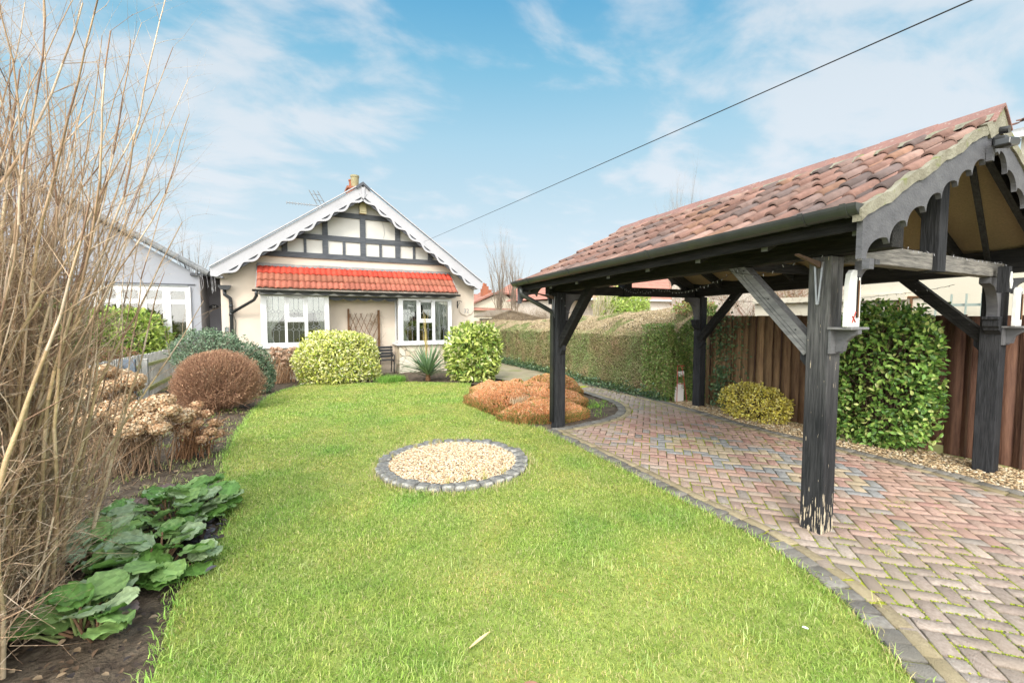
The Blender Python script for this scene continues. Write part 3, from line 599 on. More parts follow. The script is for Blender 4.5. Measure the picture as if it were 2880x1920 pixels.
Hx=tufts([(-.9+.35*rng.normal(),4.6+rng.random()*6) for _ in range(170)],12,.05,.07,.003,[(.30,.44,.09),(.5,.5,.2)],[3,3],.9)
Ix=tufts([(4.95,3.75-0*1),(3.75,1.45),(4.9,1.8),(3.02,1.2),(3.55,3.1),(3.45,2.35)],24,.025,.06,.0018,[(.60,.62,.2),(.66,.55,.3)],[3,3],1.0)
VV,FF,CCc=[],[],[];k=0
for (v,f,c,_) in (A,B,B2,Cx,D_,Fx,Gx,Hx,Ix): VV.append(v);FF.append(f+k);CCc.append(c);k+=len(v)
setp(npmesh('grass_tufts',np.concatenate(VV),np.concatenate(FF),M['grass'],colors=np.concatenate(CCc)),'longer grass tufts and straw-coloured edges round the lawn','grass',kind='stuff')
# leaf litter on the bare soil
n=5200; P=np.stack([-2.6+rng.random(n)*2.1,.9+rng.random(n)*9,.012+rng.random(n)*.012],1); P=P[~poly_inside(P,LAWN)]
V,F=leaves(P,np.tile([[0,0,1.]],(len(P),1)),.035,.8,dirm=nrm(np.concatenate([rng.normal(size=(len(P),2)),np.zeros((len(P),1))],1)),flat=2)
setp(npmesh('leaf_litter',V,F,M['dryleaf'],colors=np.repeat(pick(len(P),[(.08,.06,.05),(.18,.12,.08),(.34,.25,.16),(.06,.05,.05)],[4,4,3,2]),2,0)),'dark fallen leaves scattered on the bare soil bed','leaf litter',kind='stuff')
# odd bits on the lawn
def flatleaf(name,x,y,s,wd,col,ang,label,cat,up=.05,tilt=.2):
    m_=mat('litter_'+name,col,tuple(c*.8 for c in col),scale=30,rough=.8); v=[];f=[]
    nn=9; b=MB()
    for i in range(nn):
        t=i/(nn-1); wv=wd*math.sin(PI*min(max(t,.04),.97))**.7
        for sgn,zz_ in ((-1,.35*wd),(0,0),(1,.35*wd)): v.append((sgn*wv*.5,(t-.5)*s,abs(sgn)*zz_*.5+.02*s*math.sin(t*3)))
    top=len(v); v+=[(a,b_,c-.0025) for a,b_,c in v]
    for i in range(nn-1):
        for j in (0,1):
            q=i*3+j; f.append((q,q+1,q+4,q+3)); f.append((top+q,top+q+3,top+q+4,top+q+1))
        for q in (i*3,): f.append((q,q+3,top+q+3,top+q))
        q=i*3+2; f.append((q,top+q,top+q+3,q+3))
    me=bpy.data.meshes.new(name); me.from_pydata(v,[],f); o=link(name,me,m_,org=(x,y,up)); o.rotation_euler=(tilt,tilt*.5,ang); return setp(o,label,cat)
flatleaf('fallen_leaf',.935,1.60,.085,.055,(.30,.15,.10),.9,'brown curled leaf with a pale streak lying on the near lawn','leaf',.055)
flatleaf('bark_strip',.84,1.985,.13,.016,(.70,.50,.27),-1.35,'pale straw-coloured strip of bark lying on the near lawn','bark strip',.05)
flatleaf('white_petal',.30,1.93,.035,.024,(.80,.80,.82),.3,'small white petal on the grass at the near left','petal',.05)
flatleaf('pale_feather',2.41,1.27,.03,.02,(.80,.80,.80),.9,'small white feather on the grass near the paving edge','feather',.05)

# ================================================================ BUNGALOW
HY=13.9; BY=13.35
H=thing('bungalow','cream rendered bungalow with black and white timbered gable and red tiled canopy over two bays','house',(2.1,HY,0))
XL,XR=-1.52,5.71; APX=2.09
# gable wall with openings left behind the bays
wl=MB(); wl.prism([(XL,-.1),(XR,-.1),(XR,2.78),(APX,5.40),(XL,2.85)],lambda a,b:(a,HY,b),(0,.25,0))
wl.box(XL,XL+.25,HY+.25,25,-.1,2.80); wl.box(XR-.25,XR,HY+.25,25,-.1,2.75); wl.box(XL+.25,XR-.25,24.8,25,-.1,2.75); wall=wl.build('wall',M['cream'],H)
pn=MB(); pn.prism([(-.60,3.44),(4.80,3.44),(APX,5.33)],lambda a,b:(a,HY-.012,b),(0,.011,0)); pn.build('gable_panel',M['panel'],H)
# side strips of render framing the canopy recess
b=MB()
tf=[(-.62,4.82,3.365,3.515,0)]
fy0,fy1=HY-.055,HY-.013
b.box(-.62,4.80,fy0,fy1,3.365,3.515); b.build('timber_rail',M['tudorh'],H)
b=MB(); b.box(.10,2.035,fy0+.003,fy1,3.90,4.05); b.box(2.195,4.02,fy0+.003,fy1,3.90,4.05); b.build('timber_rail',M['tudorh'],H)
b=MB(); b.box(1.30,2.035,fy0+.003,fy1,4.60,4.745); b.box(2.195,2.95,fy0+.003,fy1,4.60,4.745); b.build('timber_rail',M['tudorh'],H)
def stud(x0,x1,z0,z1,y=fy0):
    b=MB(); b.box(x0,x1,y,fy1,z0,z1); b.build('timber_post',M['tudor'],H)
stud(2.038,2.192,3.518,5.30,fy0-.004)
stud(.993,1.143,3.518,3.897);stud(.993,1.143,4.053,4.58);stud(3.077,3.227,3.518,3.897);stud(3.077,3.227,4.053,4.58)
stud(-.055,.09,3.518,3.80);stud(4.112,4.262,3.518,3.80)
for x in (.50,1.542,2.592,3.628): stud(x,x+.073,3.518,3.897,fy0+.006)
# crack cable on the panel
b=MB(); b.tube([(2.70,HY-.02,4.58),(2.74,HY-.02,4.40),(2.76,HY-.02,4.25),(2.72,HY-.02,4.08)],.004,5); b.build('thin_cable',M['lead'],H)
# main roof
sl=(5.511-2.94)/(2.083+1.678); sr=(5.511-2.816)/(5.816-2.083)
RY0,RY1=13.46,25.3; rf=MB()
rf.prism([(-1.70,2.925),(2.083,5.515),(5.84,2.80),(5.84,2.72),(2.083,5.43),(-1.70,2.845)],lambda a,b_:(a,RY0+.03,b_),(0,RY1-RY0,0)); roof=rf.build('roof',M['slate'],H)
b=MB(); b.prism([(1.90,5.36),(2.083,5.50),(2.27,5.34),(2.27,5.42),(2.083,5.585),(1.90,5.45)],lambda a,b_:(a,RY0-.07,b_),(0,RY1-RY0,0)); b.build('ridge_cap',M['darkgrey'],H)
# dry verge strip
b=MB(); b.beam((-1.70,RY0-.03,2.955),(1.89,RY0-.03,5.425),.10,.028); b.beam((2.28,RY0-.03,5.42),(5.83,RY0-.03,2.845),.10,.028); b.build('verge_trim',M['bargewhite'],H)
# bargeboards with pierced scallops
def barge(P0,P1,name,n=8):
    P0=Vector(P0);P1=Vector(P1);y=13.44
    d=(P1-P0);L_=d.length;d.normalize(); nn=Vector((d.z,0,-d.x)); nn=-nn if nn.z>0 else nn
    b=MB(); hh=.262
    if P0.x<P1.x: b.prism([(P0.x,P0.z),(P1.x,P1.z),(P1.x,P1.z-hh/abs(d.x)),(P0.x+.14,P0.z+.14*d.z/d.x-hh/d.x),(P0.x,P0.z-.20)],lambda a,c:(a,y,c),(0,.028,0))
    else: b.prism([(P0.x,P0.z),(P0.x,P0.z-.19),(P0.x-.14,P0.z+.14*d.z/-d.x-hh/-d.x),(P1.x,P1.z-hh/abs(d.x)),(P1.x,P1.z)],lambda a,c:(a,y,c),(0,.028,0))
    o=b.build('bargeboard',M['bargewhite'],H)
    s=MB(); A0=P0+nn*(hh-.012); st=28; pitch=(L_-.16)/(n+.05); off=.05*pitch
    A0=A0+d*(.16)
    for k in range(n):
        for j in range(st):
            t0,t1=j/st,(j+1)/st
            def od(t): return .022+.105*math.sin(PI*t)**1.5
            def line(t,dep): return A0+d*(pitch*(k+t)*(1-.0))+nn*dep
            in0=.24<=t0<.74 and .24<t1<=.76
            a,c=line(t0,0),line(t1,0); e,f=line(t1,od(t1)),line(t0,od(t0))
            if in0:
                a,c=line(t0,max(0,od(t0)-.062)),line(t1,max(0,od(t1)-.062))
            th=Vector((0,.03,0)); q=[a,c,e,f]; q=[Vector((v.x,13.425,v.z)) for v in q]
            s.add(q+[v+th for v in q],[(0,1,2,3),(7,6,5,4),(0,4,5,1),(1,5,6,2),(2,6,7,3),(3,7,4,0)])
    s.build('scalloped_trim',M['bargewhite'],o)
    e=MB(); a0=P0+d*.25+nn*(hh+.005); a1=P1+nn*(hh+.005)-d*.05; e.beam((a0.x,13.485,a0.z),(a1.x,13.485,a1.z),.035,.15,(0,0,1)); e.build('slot_shade_board',M['darkgrey'],H)  # dark board added behind the scallop slots, its colour standing for shade
barge((-1.678,13.44,2.935),(2.06,13.44,5.49),'l'); barge((5.816,13.44,2.815),(2.10,13.44,5.49),'r')
b=MB(); b.prism([(2.035,5.42),(2.125,5.42),(2.115,5.16),(2.08,5.08),(2.045,5.16)],lambda a,c:(a,13.40,c),(0,.05,0)); b.build('finial',M['bargewhite'],H)
b=MB(); b.box(-1.60,-1.42,13.5,13.88,2.70,2.74); b.build('soffit',M['bargewhite'],H)
b=MB(); b.box(5.60,5.78,13.5,13.88,2.62,2.66); b.build('soffit',M['bargewhite'],H)
b=MB(); b.beam((-1.42,13.68,2.98),(2.08,13.68,5.38),.40,.02); b.beam((5.6,13.68,2.86),(2.09,13.68,5.36),.40,.02); b.build('soffit',M['darkgrey'],H)  # gable soffit coloured dark to stand for the shade behind the slots
# alarm box
b=MB(); b.prism([(2.02,4.80),(2.22,4.80),(2.22,4.98),(2.19,5.05),(2.12,5.09),(2.05,5.05),(2.02,4.98)],lambda a,c:(a,13.74,c),(0,.10,0)); b.box(2.02,2.22,13.745,13.84,4.75,4.797)
b.build('alarm_box',M['boxcream'],H,bevel=.008)
# chimney
b=MB(); b.box(2.14,2.70,17.2,17.9,4.6,6.38); b.box(2.10,2.74,17.16,17.94,6.38,6.46); ch=b.build('chimney',M['brick'],H)
b=MB(); b.lathe((2.43,17.55,6.46),[(.165,0),(.15,.03),(.13,.06),(.145,.42),(.16,.44),(.16,.50),(.13,.50)],18); b.build('chimney_pot',M['pot'],ch)
b=MB(); b.lathe((2.36,17.80,6.46),[(.13,0),(.11,.05),(.11,.33),(.13,.35),(.13,.40),(.10,.40)],16); b.build('chimney_pot',M['brick'],ch)
# ---- tiled canopy roof
def tileroof(name,parent,mt,X0,X1,eave,top,pitch,ncol,ncourse,prof,lip,colfn,tilt=0.,nu=10,over=.0,axis='X',offs=None,th=.012):
    """eave/top: (lateral, z) of lower and upper edges; runs along the other axis between X0 and X1"""
    (e0,ez),(t0,tz)=eave,top; slope=np.array([t0-e0,tz-ez]); Ls=np.linalg.norm(slope); sd_=slope/Ls; nn=np.array([-sd_[1],sd_[0]]); nn=nn if nn[1]>0 else -nn
    V=[];F=[];C=[]; cl=Ls/ncourse
    for c in range(ncourse):
        for k in range(ncol):
            u0=X0+(X1-X0)*k/ncol; du=(X1-X0)/ncol; jit=rng.normal()*.0025; sk=rng.normal()*.006; base=len(V); col=colfn(c,k)
            tt=[i/nu for i in range(nu+1)]
            for row,(s,ad) in enumerate(((c*cl-.012+sk,-th),(c*cl-.012+sk,0),((c+1)*cl+.01,0))):
                for t in tt:
                    hgt=prof(t)+ (lip*(1-(s-c*cl)/cl) if row<2 else 0)+jit
                    if row==0: hgt=hgt-th-.006
                    lat=e0+sd_[0]*s+nn[0]*hgt; z=ez+sd_[1]*s+nn[1]*hgt; u=u0+du*t
                    z+=tilt*(u-X0)
                    V.append((u,lat,z) if axis=='X' else (lat,u,z))
            m=nu+1
            for r_ in (0,1):
                for i in range(nu):
                    F.append((base+r_*m+i,base+r_*m+i+1,base+(r_+1)*m+i+1,base+(r_+1)*m+i)); C.append(col)
    return npmesh(name,V,F,mt,parent,colors=C)
M['canopytile']=mat('red_canopy_tile',W1,(.70,.66,.6),scale=9,rough=.75,attr=True,bump=.4,bscale=90,stretch=(1,2,.6))
def ccol(c,k):
    top=np.array((.58,.075,.045)); low=np.array((.36,.118,.080)); br=np.array((.30,.14,.075))
    m_=rng.random(); b_=low*(1-.0)+0; t=(c/2.)
    base=low*(1-t)+top*t if c==2 else low*(.6+.4*0)+low*.4
    if c==1: base=low*.75+br*.25
    return np.clip(base*(1+rng.normal()*.09),.01,1)
zig=lambda t: .030*(1-abs(2*((t*1)%1)-1))**.9 if True else 0
tileroof('canopy_tiles',H,M['canopytile'],-.66,4.84,(13.10,2.44),(13.86,3.075),0,38,3,lambda t:.036*(math.sin(PI*t)**1.3),.030,ccol,nu=8)
b=MB(); b.prism([(13.12,2.40),(13.87,3.03),(13.87,2.40)],lambda a,c:(-.64,a,c),(5.46,0,0)); b.build('canopy_core',M['cream'],H)
b=MB(); b.prism([(13.10,2.47),(13.86,3.115),(13.88,3.115),(13.88,3.02),(13.12,2.39)],lambda a,c:(-.675,a,c),(.014,0,0)); b.prism([(13.10,2.47),(13.86,3.115),(13.88,3.115),(13.88,3.02),(13.12,2.39)],lambda a,c:(4.842,a,c),(.014,0,0)); b.build('verge_mortar',M['stoneflash'],H)
b=MB()
for i in range(18):
    x0=-.66+i*5.5/18; b.beam((x0,13.86,3.125+rng.normal()*.006),(x0+5.5/18,13.86,3.125+rng.normal()*.006),.05,.075)
b.build('flashing',M['stoneflash'],H)
def gutter(name,p0,p1,r,mt,parent,joints=(),rim=True):
    p0=Vector(p0);p1=Vector(p1);b=MB(); d=(p1-p0).normalized(); sx=d.cross(Vector((0,0,1))).normalized(); up=Vector((0,0,1)); n=12; k=0
    for p in (p0,p1):
        for rr in (r,r-.004):
            for j in range(n+1):
                t=PI+PI*j/n; b.v.append(tuple(p+sx*math.cos(t)*rr+up*(math.sin(t)*rr)))
    m=n+1
    for j in range(n):
        b.f.append((j,j+1,2*m+j+1,2*m+j)); b.f.append((m+j,3*m+j,3*m+j+1,m+j+1)); b.f.append((j,m+j,m+j+1,j+1)); b.f.append((2*m+j,2*m+j+1,3*m+j+1,3*m+j))
    b.f.append((0,2*m,3*m,m)); b.f.append((n,m+n,3*m+n,2*m+n))
    for e in (p0,p1):
        k=len(b.v); 
        for j in range(n+1): t=PI+PI*j/n; b.v.append(tuple(e+sx*math.cos(t)*(r+.002)+up*(math.sin(t)*(r+.002))))
        b.f.append(tuple(k+j for j in range(n+1)))
    o=b.build(name,mt,parent)
    for jt in joints:
        b=MB(); c0=p0+(p1-p0)*jt; k=0
        for p in (c0-d*.016,c0+d*.016):
            for rr in (r+.008,r+.001):
                for j in range(n+1): t=PI+PI*j/n; b.v.append(tuple(p+sx*math.cos(t)*rr+up*(math.sin(t)*rr+.004)))
        for j in range(n):
            b.f.append((j,j+1,2*m+j+1,2*m+j)); b.f.append((j,m+j,m+j+1,j+1)); b.f.append((2*m+j,2*m+j+1,3*m+j+1,3*m+j))
        b.build('gutter_bracket',mt,o)
    return o
gutter('gutter',(-.75,13.06,2.40),(4.90,13.06,2.385),.055,M['black'],H,(.05,.25,.5,.76,.92))
# scalloped black valance
def scallopboard(x0,x1,z,n,dep,flat,y,mt,name):
    poly=[(x0,z),(x1,z)]; w_=(x1-x0)/n
    for k in range(n):
        xr=x1-k*w_
        for j in range(0,11):
            t=j/10; poly.append((xr-w_*t,z-flat-dep*math.sin(PI*t)**.75 if 0<t<1 else z-flat))
    b=MB(); b.prism(poly,lambda a,c:(a,y,c),(0,.022,0)); return b.build(name,mt,H)
scallopboard(-.60,4.80,2.375,12,.085,.012,13.125,M['black'],'valance')
scallopboard(1.10,3.02,2.285,5,.065,.07,13.42,M['darkgrey'],'recess_valance')
b=MB(); b.box(-.62,4.80,13.15,13.38,2.285,2.345); b.build('soffit',M['bargewhite'],H)
b=MB(); b.box(1.10,3.02,13.38,13.88,2.29,2.345); b.build('soffit',M['bargewhite'],H)
b=MB(); b.box(-.60,4.76,13.385,13.40,2.275,2.40); b.build('head_fascia',M['cream'],H)
# ---- bay windows
def bar(b,x0,x1,z0,z1,y0=BY,y1=BY+.07): b.box(x0,x1,y0,y1,z0,z1)
def leadlines(x0,x1,z0,z1,rows,parent,diam=.045,y=None,n=2):
    y=y or BY+.022; b=MB(); xs=[x0+(x1-x0)*(k+1)/(n+1) for k in range(n)]
    def ln(a,c): b.beam((a[0],y,a[1]),(c[0],y,c[1]),.0075,.0115,(0,1,0) if abs(a[0]-c[0])+abs(a[1]-c[1])==0 else (0,1,0))
    zs=sorted(rows)
    for x in xs:
        prev=z0
        for r in zs:
            ln((x,prev),(x,r-diam*1.25)); prev=r+diam*1.25
            for s in (-1,1):
                ln((x,r-diam*1.25),(x+s*diam,r)); ln((x+s*diam,r),(x,r+diam*1.25))
        ln((x,prev),(x,z1))
    for r in zs:
        pts=[x0]+sum([[x-diam,x+diam] for x in xs],[])+[x1]
        for i in range(0,len(pts),2): ln((pts[i],r),(pts[i+1],r))
    return b.build('leading',M['lead'],parent)
def bay(X0,X1,Z0,Z1,pn_,side):
    p1,p2,p3,p4=pn_; by=BY
    fr=MB(); zt,zb=p1[3],p1[2]
    bar(fr,X0,p1[0],Z0,Z1); bar(fr,p1[1],p3[0],Z0,Z1); bar(fr,p3[1]+.0,p4[0],Z0,Z1); bar(fr,p4[1],X1,Z0,Z1)
    for a,c in ((p1[0],p1[1]),(p3[0],p3[1]),(p4[0],p4[1])): bar(fr,a,c,zt,Z1,by+.002); bar(fr,a,c,Z0,zb,by+.002)
    bar(fr,p3[0],p3[1],p3[3],p2[2]-.05,by+.002)
    # side cheeks
    fr.box(X0,X0+.07,by+.07,by+.15,Z0,Z1); fr.box(X0,X0+.07,HY-.09,HY-.002,Z0,Z1); fr.box(X0+.004,X0+.066,by+.15,HY-.09,Z0,Z0+.09); fr.box(X0+.004,X0+.066,by+.15,HY-.09,Z1-.07,Z1)
    fr.box(X1-.07,X1,by+.07,HY-.002,Z0,Z1)
    f=fr.build('window_frame',M['white'],H,bevel=.004)
    sa=MB(); a0,a1,c0,c1=p2[0]-.045,p2[1]+.045,p2[2]-.048,p2[3]+.025
    sa.box(a0,p2[0],by-.016,by+.04,c0,c1); sa.box(p2[1],a1,by-.016,by+.04,c0,c1); sa.box(p2[0],p2[1],by-.014,by+.04,c0,p2[2]); sa.box(p2[0],p2[1],by-.014,by+.04,p2[3],c1)
    sa.build('opening_sash',M['white'],f,bevel=.004)
    v=MB(); v.box(p2[0]+.04,p2[1]-.04,by-.035,by-.004,c1+.008,c1+.030); v.build('trickle_vent',M['white'],f)
    rows1=[p1[3]-.40,p1[3]-.81,p1[2]+.38-.02]; 
    for (a,c,d,e),rows in ((p1,rows1),(p2,[p2[3]-.33]),(p3,[p3[2]+.36]),(p4,rows1)):
        g_=MB(); g_.box(a,c,by+.030,by+.036,d,e); pane=g_.build('pane',M['glass'],f); leadlines(a,c,d,e,rows,pane)
    g_=MB(); g_.box(X0+.030,X0+.036,by+.15,HY-.09,Z0+.09,Z1-.07); g_.build('pane',M['glass'],f)
    s=MB(); s.box(X0-.09,X1+.06,by-.09,by+.05,Z0-.055,Z0-.002); s.box(X0-.09,X0+.0,by+.05,HY-.002,Z0-.055,Z0-.002); s.build('sill',M['white'],H,bevel=.006)
    p=MB(); p.box(X0+.01,X1-.02,by+.0,HY-.01,-.05,Z0-.06); p.build('stone_plinth',M['crazy'],H)
    # room beyond the glass: back wall, curtains, blind
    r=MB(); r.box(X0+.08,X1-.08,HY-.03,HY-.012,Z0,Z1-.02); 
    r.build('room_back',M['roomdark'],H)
    return f
bay(-.59,1.09,.905,2.275,((-.45,-.03,.99,2.235),(.085,.43,1.68,2.19),(.035,.456,.985,1.555),(.543,.966,.99,2.235)),0)
bay(3.03,4.72,.88,2.255,((3.17,3.59,.95,2.185),(3.71,4.055,1.63,2.13),(3.665,4.087,.93,1.51),(4.172,4.60,.95,2.165)),1)
def curtain(x0,x1,z1,z0,gather,sidex,name='curtain'):
    """pleated cloth tied back towards sidex at height gather"""
    V=[];F=[];nz_,nx=24,36
    for i in range(nz_+1):
        z=z1+(z0-z1)*i/nz_; g_=math.exp(-((z-gather)/.38)**2) if z>gather else math.exp(-((z-gather)/.55)**2)
        for j in range(nx+1):
            t=j/nx; x=x0+(x1-x0)*t; x=x+(sidex-x)*.72*g_; V.append((x,BY+.115+.02*math.sin(t*34+i*.1)*(1-.4*g_),z))
    for i in range(nz_):
        for j in range(nx): F.append((i*(nx+1)+j,i*(nx+1)+j+1,(i+1)*(nx+1)+j+1,(i+1)*(nx+1)+j))
    return npmesh(name,V,F,M['curtain'],H,smooth=True)
curtain(-.50,.02,2.22,.95,1.25,-.50); curtain(.98,.72,2.22,.95,1.2,.98); curtain(.50,.22,2.2,1.3,1.7,.55)
curtain(3.12,3.62,2.22,.95,1.30,3.10); curtain(3.78,4.30,2.2,.95,1.35,4.45); curtain(4.62,4.20,2.2,.95,1.2,4.64)
b=MB(); b.box(-.50,.98,BY+.075,BY+.080,1.80,2.235); b.build('roller_blind',M['curtain'],H)
b=MB(); b.box(3.12,4.62,BY+.075,BY+.080,2.06,2.2); b.build('roller_blind',M['curtain'],H)
# lamp and chair back hints in the rooms: simple furniture
b=MB(); b.prism([(3.25,.95),(3.3,1.35),(3.42,1.48),(3.55,1.35),(3.62,.95)],lambda a,c:(a,HY-.16,c),(0,.08,0)); b.prism([(3.78,.95),(3.82,1.3),(3.9,1.4),(4.0,1.3),(4.05,.95)],lambda a,c:(a,HY-.16,c),(0,.08,0)); b.build('chair_back',M['brownpaint'],H)
# rainwater pipe and hopper
b=MB(); b.prism([(-1.56,2.52),(-1.26,2.52),(-1.29,2.44),(-1.34,2.40),(-1.48,2.40),(-1.53,2.44)],lambda a,c:(a,13.66,c),(0,.16,0)); b.build('hopper',M['black'],H)
b=MB(); b.tube([(-1.42,13.80,2.42),(-1.42,13.80,2.28),(-1.30,13.82,2.18),(-1.29,13.82,2.0),(-1.29,13.82,.05)],.045,10)
b.tube([(-.66,13.06,2.36),(-.66,13.10,2.24),(-.74,13.5,2.14),(-1.28,13.80,1.80)],.04,10); b.tube([(-1.29,13.82,1.72),(-1.29,13.82,1.80)],.055,10); b.tube([(-1.29,13.82,1.95),(-1.29,13.82,2.01)],.053,10); b.build('downpipe',M['black'],H,smooth=True)
b=MB(); b.box(-1.46,-1.37,13.87,13.90,1.30,1.42); b.build('vent_box',M['lead'],H)
b=MB(); b.tube([(-1.24,13.87,1.72),(-1.20,13.87,1.55),(-1.22,13.88,1.2)],.006,5); b.build('thin_cable',M['wire'],H)
b=MB(); b.box(5.72,5.80,13.5,25.2,2.62,2.70); b.build('side_gutter',M['black'],H)
# number plaque and hook
def text(body,size,loc,mt,parent,rotz=0,name='numeral',ext=.003,rx=90):
    cu=bpy.data.curves.new(name,'FONT'); cu.body=body; cu.size=size; cu.extrude=ext; cu.align_x='CENTER'; cu.align_y='CENTER'
    t_=bpy.data.objects.new(name,cu); COL.objects.link(t_); dg=bpy.context.evaluated_depsgraph_get(); me=bpy.data.meshes.new_from_object(t_.evaluated_get(dg)); bpy.data.objects.remove(t_)
    o=bpy.data.objects.new(name,me); COL.objects.link(o); me.materials.clear(); me.materials.append(mt); o.parent=parent; o.location=Vector(loc)-ORG[parent]; o.rotation_euler=(R(rx),0,rotz); ORG[o]=Vector(loc); return o
b=MB(); b.prism([(5.17,1.98),(5.66,1.98),(5.68,1.90),(5.60,1.78),(5.52,1.77),(5.44,1.70),(5.34,1.76),(5.26,1.78),(5.18,1.87)],lambda a,c:(a,13.86,c),(0,.038,0)); pq=b.build('number_plaque',M['cream'],H,bevel=.004)
text('32',.20,(5.42,13.858,1.885),M['lead'],pq)
b=MB(); b.box(5.10,5.125,13.87,13.898,1.98,2.22); b.tube([(5.112,13.87,2.20),(5.14,13.74,2.22),(5.17,13.66,2.20),(5.16,13.64,2.17)],.008,6); b.tube([(5.112,13.87,2.02),(5.14,13.74,2.17)],.006,6); b.build('hook_bracket',M['wire'],H)

# television aerial on the far slope
A_=thing('tv_aerial','grey television aerial on the left roof slope beside the chimney','aerial',(1.05,16.2,4.4))
b=MB(); b.tube([(1.05,16.2,4.3),(1.05,16.2,5.42)],.022,6); b.build('mast',M['lead'],A_)
b=MB(); b.tube([(.10,16.2,5.40),(1.25,16.2,5.40)],.018,5)
for i in range(9): x=.12+i*.085; b.tube([(x,16.12,5.40-.06),(x,16.28,5.40+.06)],.012,4)
b.build('boom',M['lead'],A_)
b=MB()
for s in (0,.13,.26): b.tube([(1.02+s,16.15,5.44),(.78+s,16.1,5.86)],.015,4); 
b.tube([(.85,16.1,5.74),(1.12,16.1,5.74)],.011,4); b.tube([(.95,16.1,5.56),(1.23,16.1,5.56)],.011,4); b.build('reflector',M['lead'],A_)
# trellis with dead climber
T_=thing('trellis','brown diamond trellis on the cream wall with a dead climber twined through it','trellis',(2.1,13.8,0))
b=MB(); b.box(1.63,1.68,13.80,13.84,.05,1.93); b.box(2.50,2.56,13.80,13.84,.05,1.90); b.build('stake',M['brownpaint'],T_)
b=MB()
for i in range(-4,6):
    for s in (1,-1):
        x0=1.70+i*.155; za,zb=.62,1.80; xa=x0 if s==1 else x0+.0; dxx=(zb-za)*.42*s
        a=[xa,za];c=[xa+dxx,zb]
        # clip to frame
        def cl(p,q):
            (x1_,z1_),(x2_,z2_)=p,q; t0,t1=0,1
            for lim,sg in ((1.66,1),(2.53,-1)):
                f1=(x1_-lim)*sg;f2=(x2_-lim)*sg
                if f1<0 and f2<0: return None
                if f1<0: t0=max(t0,f1/(f1-f2))
                if f2<0: t1=min(t1,f1/(f1-f2))
            return None if t0>=t1 else ((x1_+(x2_-x1_)*t0,z1_+(z2_-z1_)*t0),(x1_+(x2_-x1_)*t1,z1_+(z2_-z1_)*t1))
        r_=cl(a,c)
        if r_: b.beam((r_[0][0],13.785+.006*s,r_[0][1]),(r_[1][0],13.785+.006*s,r_[1][1]),.011,.032,(0,1,0))
b.build('lattice',M['brownpaint'],T_)
sg=[]
for i in range(16): branch(sg,(1.95+rng.random()*.4,13.77,.15+rng.random()*.9),(rng.normal()*.3,0,1),.8,.006,2,spread=.9,wob=.35,up=.05)
for i in range(10): branch(sg,(2.15+rng.random()*.3,13.76,1.35+rng.random()*.3),(rng.normal(),0,rng.normal()*.5),.4,.004,2,spread=1.2,wob=.5,up=0)
sg=[s for s in sg if s[1][1]<13.88 and 1.55<s[1][0]<2.75 and s[1][2]<1.85]
segmesh('dead_climber',sg,T_,[(.20,.12,.07),(.30,.20,.11)],[1,1],sides=3)
# bench
B_=thing('garden_bench','small black slatted garden bench against the cream wall beside the right bay','bench',(2.5,13.45,0))
for x in (2.02,2.86):
    b=MB(); b.tube([(x,13.26,0),(x,13.28,.12),(x,13.25,.30),(x,13.27,.39),(x,13.20,.50),(x,13.24,.55),(x,13.42,.56),(x,13.62,.56)],.016,8)
    b.tube([(x,13.70,0),(x,13.66,.15),(x,13.62,.38),(x,13.67,.60),(x,13.71,.80)],.016,8); b.tube([(x,13.27,.36),(x,13.62,.36)],.014,6); b.build('end_frame',M['benchm'],B_,smooth=True)
for i in range(4):
    b=MB(); b.box(2.00,2.88,13.26+i*.088,13.33+i*.088,.385,.405); b.build('seat_slat',M['benchm'],B_,bevel=.004)
for i in range(4):
    b=MB(); z=.46+i*.088; y=13.60+i*.018; b.box(1.98,2.90,y,y+.020,z,z+.070); b.build('back_slat',M['benchm'],B_,bevel=.004)

# ================================================================ CARPORT
K=thing('carport','open timber carport with red pantile roof on four black posts over the block paving','carport',(5.2,3.7,0))
TR=-.0365; TB=-.024
def rz(z,y): return z+TR*(y-1.4)
def bz(z,y): return z+TB*(y-1.8)
XE,XE2,XC=3.08,7.12,5.10; SLP=.47
# posts
def post(x0,x1,y0,y1,z1,mt,lab=None):
    b=MB(); b.box(x0,x1,y0,y1,-.02,z1); o=b.build('post',mt,K,bevel=.008)
    if lab: o['label']=lab
    return o
post(3.61,3.78,1.82,1.98,2.152,M['nearpost'],'grey weathered post with flaking black paint at its foot')
b=MB(); b.box(3.783,3.80,1.835,1.90,.0,1.44); b.build('post_strip',M['postX'],K,bevel=.004)
post(3.60,3.755,5.50,5.66,2.062,M['postX']); post(6.82,6.975,5.59,5.75,2.060,M['postX']); post(6.70,6.87,1.73,1.895,2.154,M['postX'])
def ybeam(x0,x1,y0,y1,zb0,zt0,name,mt,fn=bz):
    b=MB(); vs=[]
    for y in (y0,y1):
        for x,z in ((x0,zb0),(x1,zb0),(x1,zt0),(x0,zt0)): vs.append((x,y,fn(z,y)))
    b.add(vs,[(0,1,2,3),(7,6,5,4),(0,4,5,1),(1,5,6,2),(2,6,7,3),(3,7,4,0)]); return b.build(name,mt,K,bevel=.005)
ybeam(3.615,3.77,1.46,5.74,2.157,2.40,'wall_plate',M['beamY']); ybeam(6.73,6.88,1.46,5.78,2.157,2.40,'wall_plate',M['beamY'])
